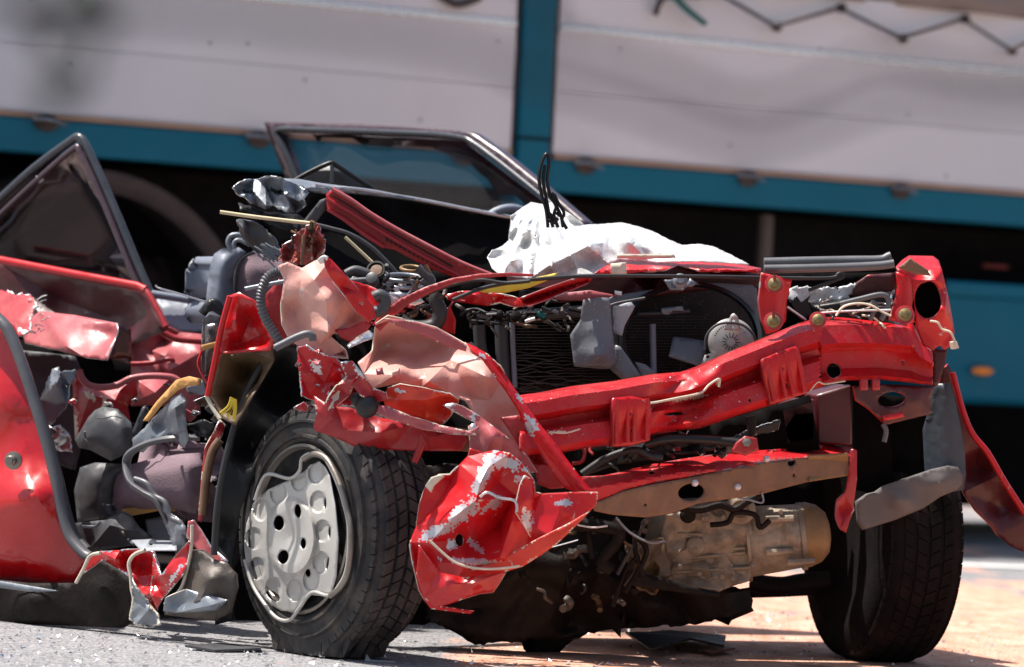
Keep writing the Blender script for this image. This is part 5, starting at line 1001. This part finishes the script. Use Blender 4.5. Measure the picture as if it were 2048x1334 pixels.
sheet('inner_wing', [(680, 575), (700, 560), (740, 572), (780, 590), (820, 605), (800, 625), (752, 640), (730, 615), (705, 590)], 'red', car, D=8.62, s=6, amp=.03, fr=12, rim='pinkr', edge=2, chipmat='prim', chips=[(780, 598, 18, 7, .4)])
sheet('silver_wrap', [(776, 586), (800, 584), (840, 596), (850, 604), (830, 612), (800, 604)], 'bare', car, D=8.58, s=5, amp=.02, fr=20)
tube('hose', [(748, 595), (760, 590), (770, 600), (765, 620), (740, 625)], .013, 'charcoal', car, D=8.50, k=5)
tube('hose', [(800, 640), (830, 655), (868, 650), (880, 625), (872, 600), (880, 585)], .016, 'rubber', car, D=8.62, k=6, label='thick black hose')
sheet('bay_shade', [(640, 540), (1010, 540), (1030, 650), (900, 700), (700, 660)], 'shadeblk', car, D=8.98, s=30, amp=.02, thick=.02)  # near-black sheet carrying the engine bay's shade
# small clutter of the torn engine bay and cabin
rc = random.Random(21)
def clutter(n_, x0, x1, y0, y1, D, mats, r=(.0015, .005)):
    for k in range(n_):
        x, y = rc.uniform(x0, x1), rc.uniform(y0, y1); L_ = rc.uniform(18, 60); a = rc.uniform(0, 6.3)
        pts = [(x, y, 0)]
        for j in range(3):
            a += rc.uniform(-1.1, 1.1); pts.append((pts[-1][0]+L_/3*math.cos(a), pts[-1][1]+L_/3*math.sin(a)*.7, rc.uniform(-.02, .03)))
        tube(rc.choice(['wire', 'cable', 'hose']), pts, rc.uniform(*r), rc.choice(mats), car, D=D, seg=6, k=4)
def shards(n_, x0, x1, y0, y1, D, mats, sz=(8, 24)):
    for k in range(n_):
        x, y = rc.uniform(x0, x1), rc.uniform(y0, y1); q = rc.uniform(*sz); m_ = rc.randint(4, 6); a0 = rc.uniform(0, 6)
        ol = [(x+q*rc.uniform(.35, 1)*math.cos(a0+6.283*i/m_), y+q*rc.uniform(.3, .8)*math.sin(a0+6.283*i/m_), rc.uniform(-.02, .02)) for i in range(m_)]
        sheet('metal_scrap', ol, rc.choice(mats), car, D=D+rc.uniform(-.02, .03), s=5, amp=.02, fr=20, rim='prim', edge=2)
clutter(34, 690, 900, 550, 650, 8.70, ['rubber', 'charcoal', 'crush', 'tan', 'black', 'under', 'redd', 'grime'])
shards(16, 700, 890, 560, 650, 8.72, ['redd', 'maroon', 'grime', 'black', 'crush'])
clutter(24, 900, 1150, 600, 650, 8.86, ['black', 'rubber', 'brown', 'grime'])
shards(10, 590, 760, 700, 830, 8.44, ['redd', 'red', 'maroon', 'pinkr'], (8, 18))
shards(5, 90, 400, 740, 900, 9.25, ['redd', 'crush', 'charcoal', 'grime', 'maroon'], (8, 20))
clutter(12, 110, 430, 730, 1080, 9.1, ['charcoal', 'black', 'grubber', 'grime', 'cream'], (.0012, .004))
shards(10, 380, 460, 780, 1040, 8.95, ['black', 'charcoal', 'brown', 'grime'], (6, 18))
clutter(16, 1160, 1480, 870, 930, 8.66, ['black', 'rubber', 'redd', 'grime'], (.002, .005))
shards(8, 1180, 1520, 860, 930, 8.66, ['black', 'redd', 'grime'], (8, 16))
clutter(14, 1010, 1330, 1040, 1200, 8.85, ['under', 'brown', 'black', 'grime'], (.003, .010))
clutter(16, 1590, 1790, 585, 640, 8.88, ['grubber', 'black', 'cream', 'crush'], (.0012, .003))
# corrugated hoses
tube('corrugated_hose', [(568, 545), (552, 544), (534, 556), (524, 580), (522, 605), (530, 635), (545, 660), (560, 685)], .0100, 'grubber', car, D=8.52, k=8, rib=.14, seg=12, label='grey corrugated hose')
tube('corrugated_hose', [(550, 696), (566, 688), (590, 676), (612, 668), (624, 670), (626, 682)], .0080, 'grubber', car, D=8.38, k=6, seg=12)
tube('stay', [(490, 578), (520, 572), (568, 563)], .005, 'crush', car, D=8.62)
sheet('pillar_panel', [(530, 590), (560, 556), (574, 620), (590, 690), (560, 680), (530, 640)], 'redd', car, D=8.66, s=8, amp=.01)
# steering wheel rim
c = P(1012, 470, 9.75); tube('steering_wheel', [c+WID*math.cos(a)*.075+Z*math.sin(a)*.065-REAR*.03*math.sin(a) for a in [math.pi*i/16 for i in range(17)]], .011, 'bluegrey', car, world=True, k=1, label='grey steering wheel rim')
# ================================================================== LOOSE THINGS
bag = sheet('plastic_sheet', [(975, 514), (985, 500), (1004, 492), (1018, 480), (1020, 452), (1022, 432), (1045, 414), (1062, 404), (1084, 408), (1104, 404), (1120, 412), (1140, 430), (1168, 450), (1200, 448), (1245, 445), (1275, 452), (1305, 462), (1340, 480), (1365, 490), (1400, 488), (1425, 492), (1460, 508), (1498, 528), (1460, 526), (1400, 522), (1300, 524), (1240, 518), (1214, 530), (1188, 548), (1110, 552), (1060, 556), (1000, 551), (984, 536)], 'film', None, D=lambda x, y: 8.98,
      f=lambda x, y: .0022*(520-y)+.035*abs(math.sin(math.atan2(y-395, x-1080)*11+.02*x*.3))*min(1, math.hypot(x-1080, y-395)/90), lines=(), inner=[(1060, 460, -.10), (1100, 470, -.08), (1180, 490, -.12), (1260, 485, -.06), (1100, 530, -.10), (1030, 520, -.06)], s=5, amp=.012, fr=12, soft=.5, rnd=.04, nr=46, thick=.002, rim='white', ang=40, jag=.6)
tag(bag, 'white crumpled plastic sheet draped over the crushed bonnet', 'plastic sheet')
net = thing('black_netting', P(1100, 455, 8.85), 'tangled black plastic strands standing up from the white sheet', 'netting')
for pp in ([(1096, 455), (1092, 420), (1082, 385), (1078, 350), (1086, 318), (1094, 308), (1098, 330), (1094, 360), (1100, 390)], [(1106, 455), (1098, 425), (1092, 395), (1086, 360), (1090, 330)], [(1116, 455), (1108, 430), (1112, 412), (1100, 392), (1096, 372)], [(1126, 455), (1122, 432), (1112, 410), (1104, 385)], [(1134, 458), (1124, 440), (1128, 425), (1116, 405), (1108, 388)], [(1098, 440), (1108, 446), (1116, 436)], [(1112, 425), (1122, 432), (1130, 430)], [(1096, 425), (1104, 432), (1112, 446)]):
    tube('strand', pp, .0042, 'black', net, D=8.80, seg=6, k=4)
ws = thing('weatherstrip', P(1660, 535, 8.8), 'pair of black rubber weatherstrips lying across the front right of the engine bay', 'rubber strip')
tube('strip', [(1528, 525), (1600, 523), (1700, 521), (1760, 520), (1776, 514), (1782, 512)], .0105, 'grubber', ws, D=8.80, k=4)
tube('strip', [(1528, 538), (1600, 537), (1700, 534), (1760, 531), (1788, 527)], .0095, 'grubber', ws, D=8.78, k=4)
st_ = tube('straw', [(440, 424), (520, 435), (625, 447)], .0042, 'wood', None, D=8.72, k=4); tag(st_, 'thin pale straw sticking out left above the seat', 'stick')
d1 = sheet('plastic_fragment', [(728, 1326), (733, 1308), (742, 1320), (790, 1322), (792, 1330), (740, 1334)], 'greyled', None, D=8.56, s=8, amp=.005, thick=.003); tag(d1, 'small grey plastic fragment standing on the road by the flat tyre', 'debris')
def flat(name, pts, m, label, cat, z=.006, grp=None, h=.008):
    W = []
    for (x, y) in pts:
        v = Fw+Rt*((x-1024)/FPX)+Up*((667-y)/FPX); t = (z-EYE.z)/v.z; W.append(EYE+v*t)
    n_ = len(W); cc = sum(W, Vector())/n_
    W = [w_+Z*random.uniform(0, h) for w_ in W]
    fs = [list(range(n_)), [n_+i for i in range(n_)][::-1]]+[[i, (i+1) % n_, n_+(i+1) % n_, n_+i] for i in range(n_)]
    o = obj(name, [w_-Z*.005 for w_ in W]+[w_ for w_ in W], fs, m, None, smooth=False); bm = bmesh.new(); bm.from_mesh(o.data); bmesh.ops.recalc_face_normals(bm, faces=bm.faces); bm.to_mesh(o.data); bm.free()
    return tag(o, label, cat, grp)
flat('plastic_fragment', [(1250, 1278), (1290, 1268), (1340, 1262), (1452, 1272), (1448, 1296), (1380, 1290), (1300, 1300)], 'black', 'black plastic fragment lying on the sand in front of the gearbox', 'debris', z=.02, h=.02)
flat('plastic_fragment', [(370, 1294), (440, 1290), (520, 1294), (522, 1300), (430, 1300)], 'charcoal', 'flat dark strip lying on the asphalt left of the flat tyre', 'debris')
flat('plastic_fragment', [(1396, 1300), (1440, 1296), (1470, 1304), (1420, 1310)], 'maroon', 'small dark red fragment on the sand beside the black one', 'debris', h=.015)
# glass crumbs on the road
vs = []; fs = []
for k in range(2600):
    x = rg.uniform(-1.6, 1.3); y = rg.uniform(7.9, 9.0) if x < -.3 else rg.uniform(8.2, 12); crumb(Vector((x, y, .001)), rg.choice([.0015, .002, .003, .0045]), rg)
gg = obj('glass_crumbs', vs, fs, 'bare', None, kind='stuff', smooth=False); gg['label'] = 'scattered crumbs of broken glass on the asphalt'
# ---- out of focus twig and cord near the lens
tw = thing('bush_sprig', (-.45, 2.0, 0), 'blurred dark leafy sprig hanging close to the camera in the upper left', 'plant')
def near(x, y, d=2.0): return P(x, y, d)
tube('stem', [Vector((-.50, 2.0, 0)), Vector((-.48, 2.0, .4)), near(-300, 300), near(-60, -80), near(150, -60), near(190, 60), near(150, 190)], (.004, .002), 'leaf', tw, world=True, k=6, seg=6)
for k, (x, y, a, L_) in enumerate(((160, 10, .4, 130), (120, 170, 1.2, 120), (200, 40, 2.4, 90), (60, 30, -.5, 90), (150, 150, .1, 90), (100, 80, 2.0, 70))):
    c = near(x, y); u = (Rt*math.cos(a)+Up*math.sin(a))*L_/FPX*2.0; v = (Rt*-math.sin(a)+Up*math.cos(a))*L_/FPX*2.0*.34+Fw*.003
    pts = [c-u*.5, c-u*.2+v, c+u*.1+v*1.2, c+u*.5, c+u*.1-v*1.2, c-u*.2-v]
    obj('leaf', pts, [[0, 1, 5], [1, 2, 4, 5], [2, 3, 4]], 'leaf', tw, thick=.0003)
cg = 'thin cords strung across the foreground'
cord = tube('foreground_cord', [Vector((-.9, 2, .95)), near(700, -150), near(1110, 70), near(1300, 140), near(1480, 205), near(1600, 190), near(1760, 115), near(2048, 150), near(2600, 60), Vector((.9, 2, .9))], .0036, 'rope', None, world=True, k=6, seg=6)
tag(cord, 'upper of two blurred dark cords sagging in front of the truck boards', 'cord', cg)
cord = tube('foreground_cord', [Vector((-.9, 2, .85)), near(500, 40), near(1110, 170), near(1300, 225), near(1500, 282), near(1660, 240), near(1800, 195), near(2048, 205), near(2600, 160), Vector((.9, 2, .84))], .0032, 'rope', None, world=True, k=6, seg=6)
tag(cord, 'lower of two blurred dark cords sagging in front of the truck boards', 'cord', cg)
for x, zt in ((-.9, 1.0), (.9, .95)):
    tag(tube('wooden_stake', [Vector((x, 2, 0)), Vector((x, 2, zt))], .015, 'wood', None, world=True, k=1), 'wooden stake at the %s end of the foreground cords' % ('left' if x < 0 else 'right'), 'stake')
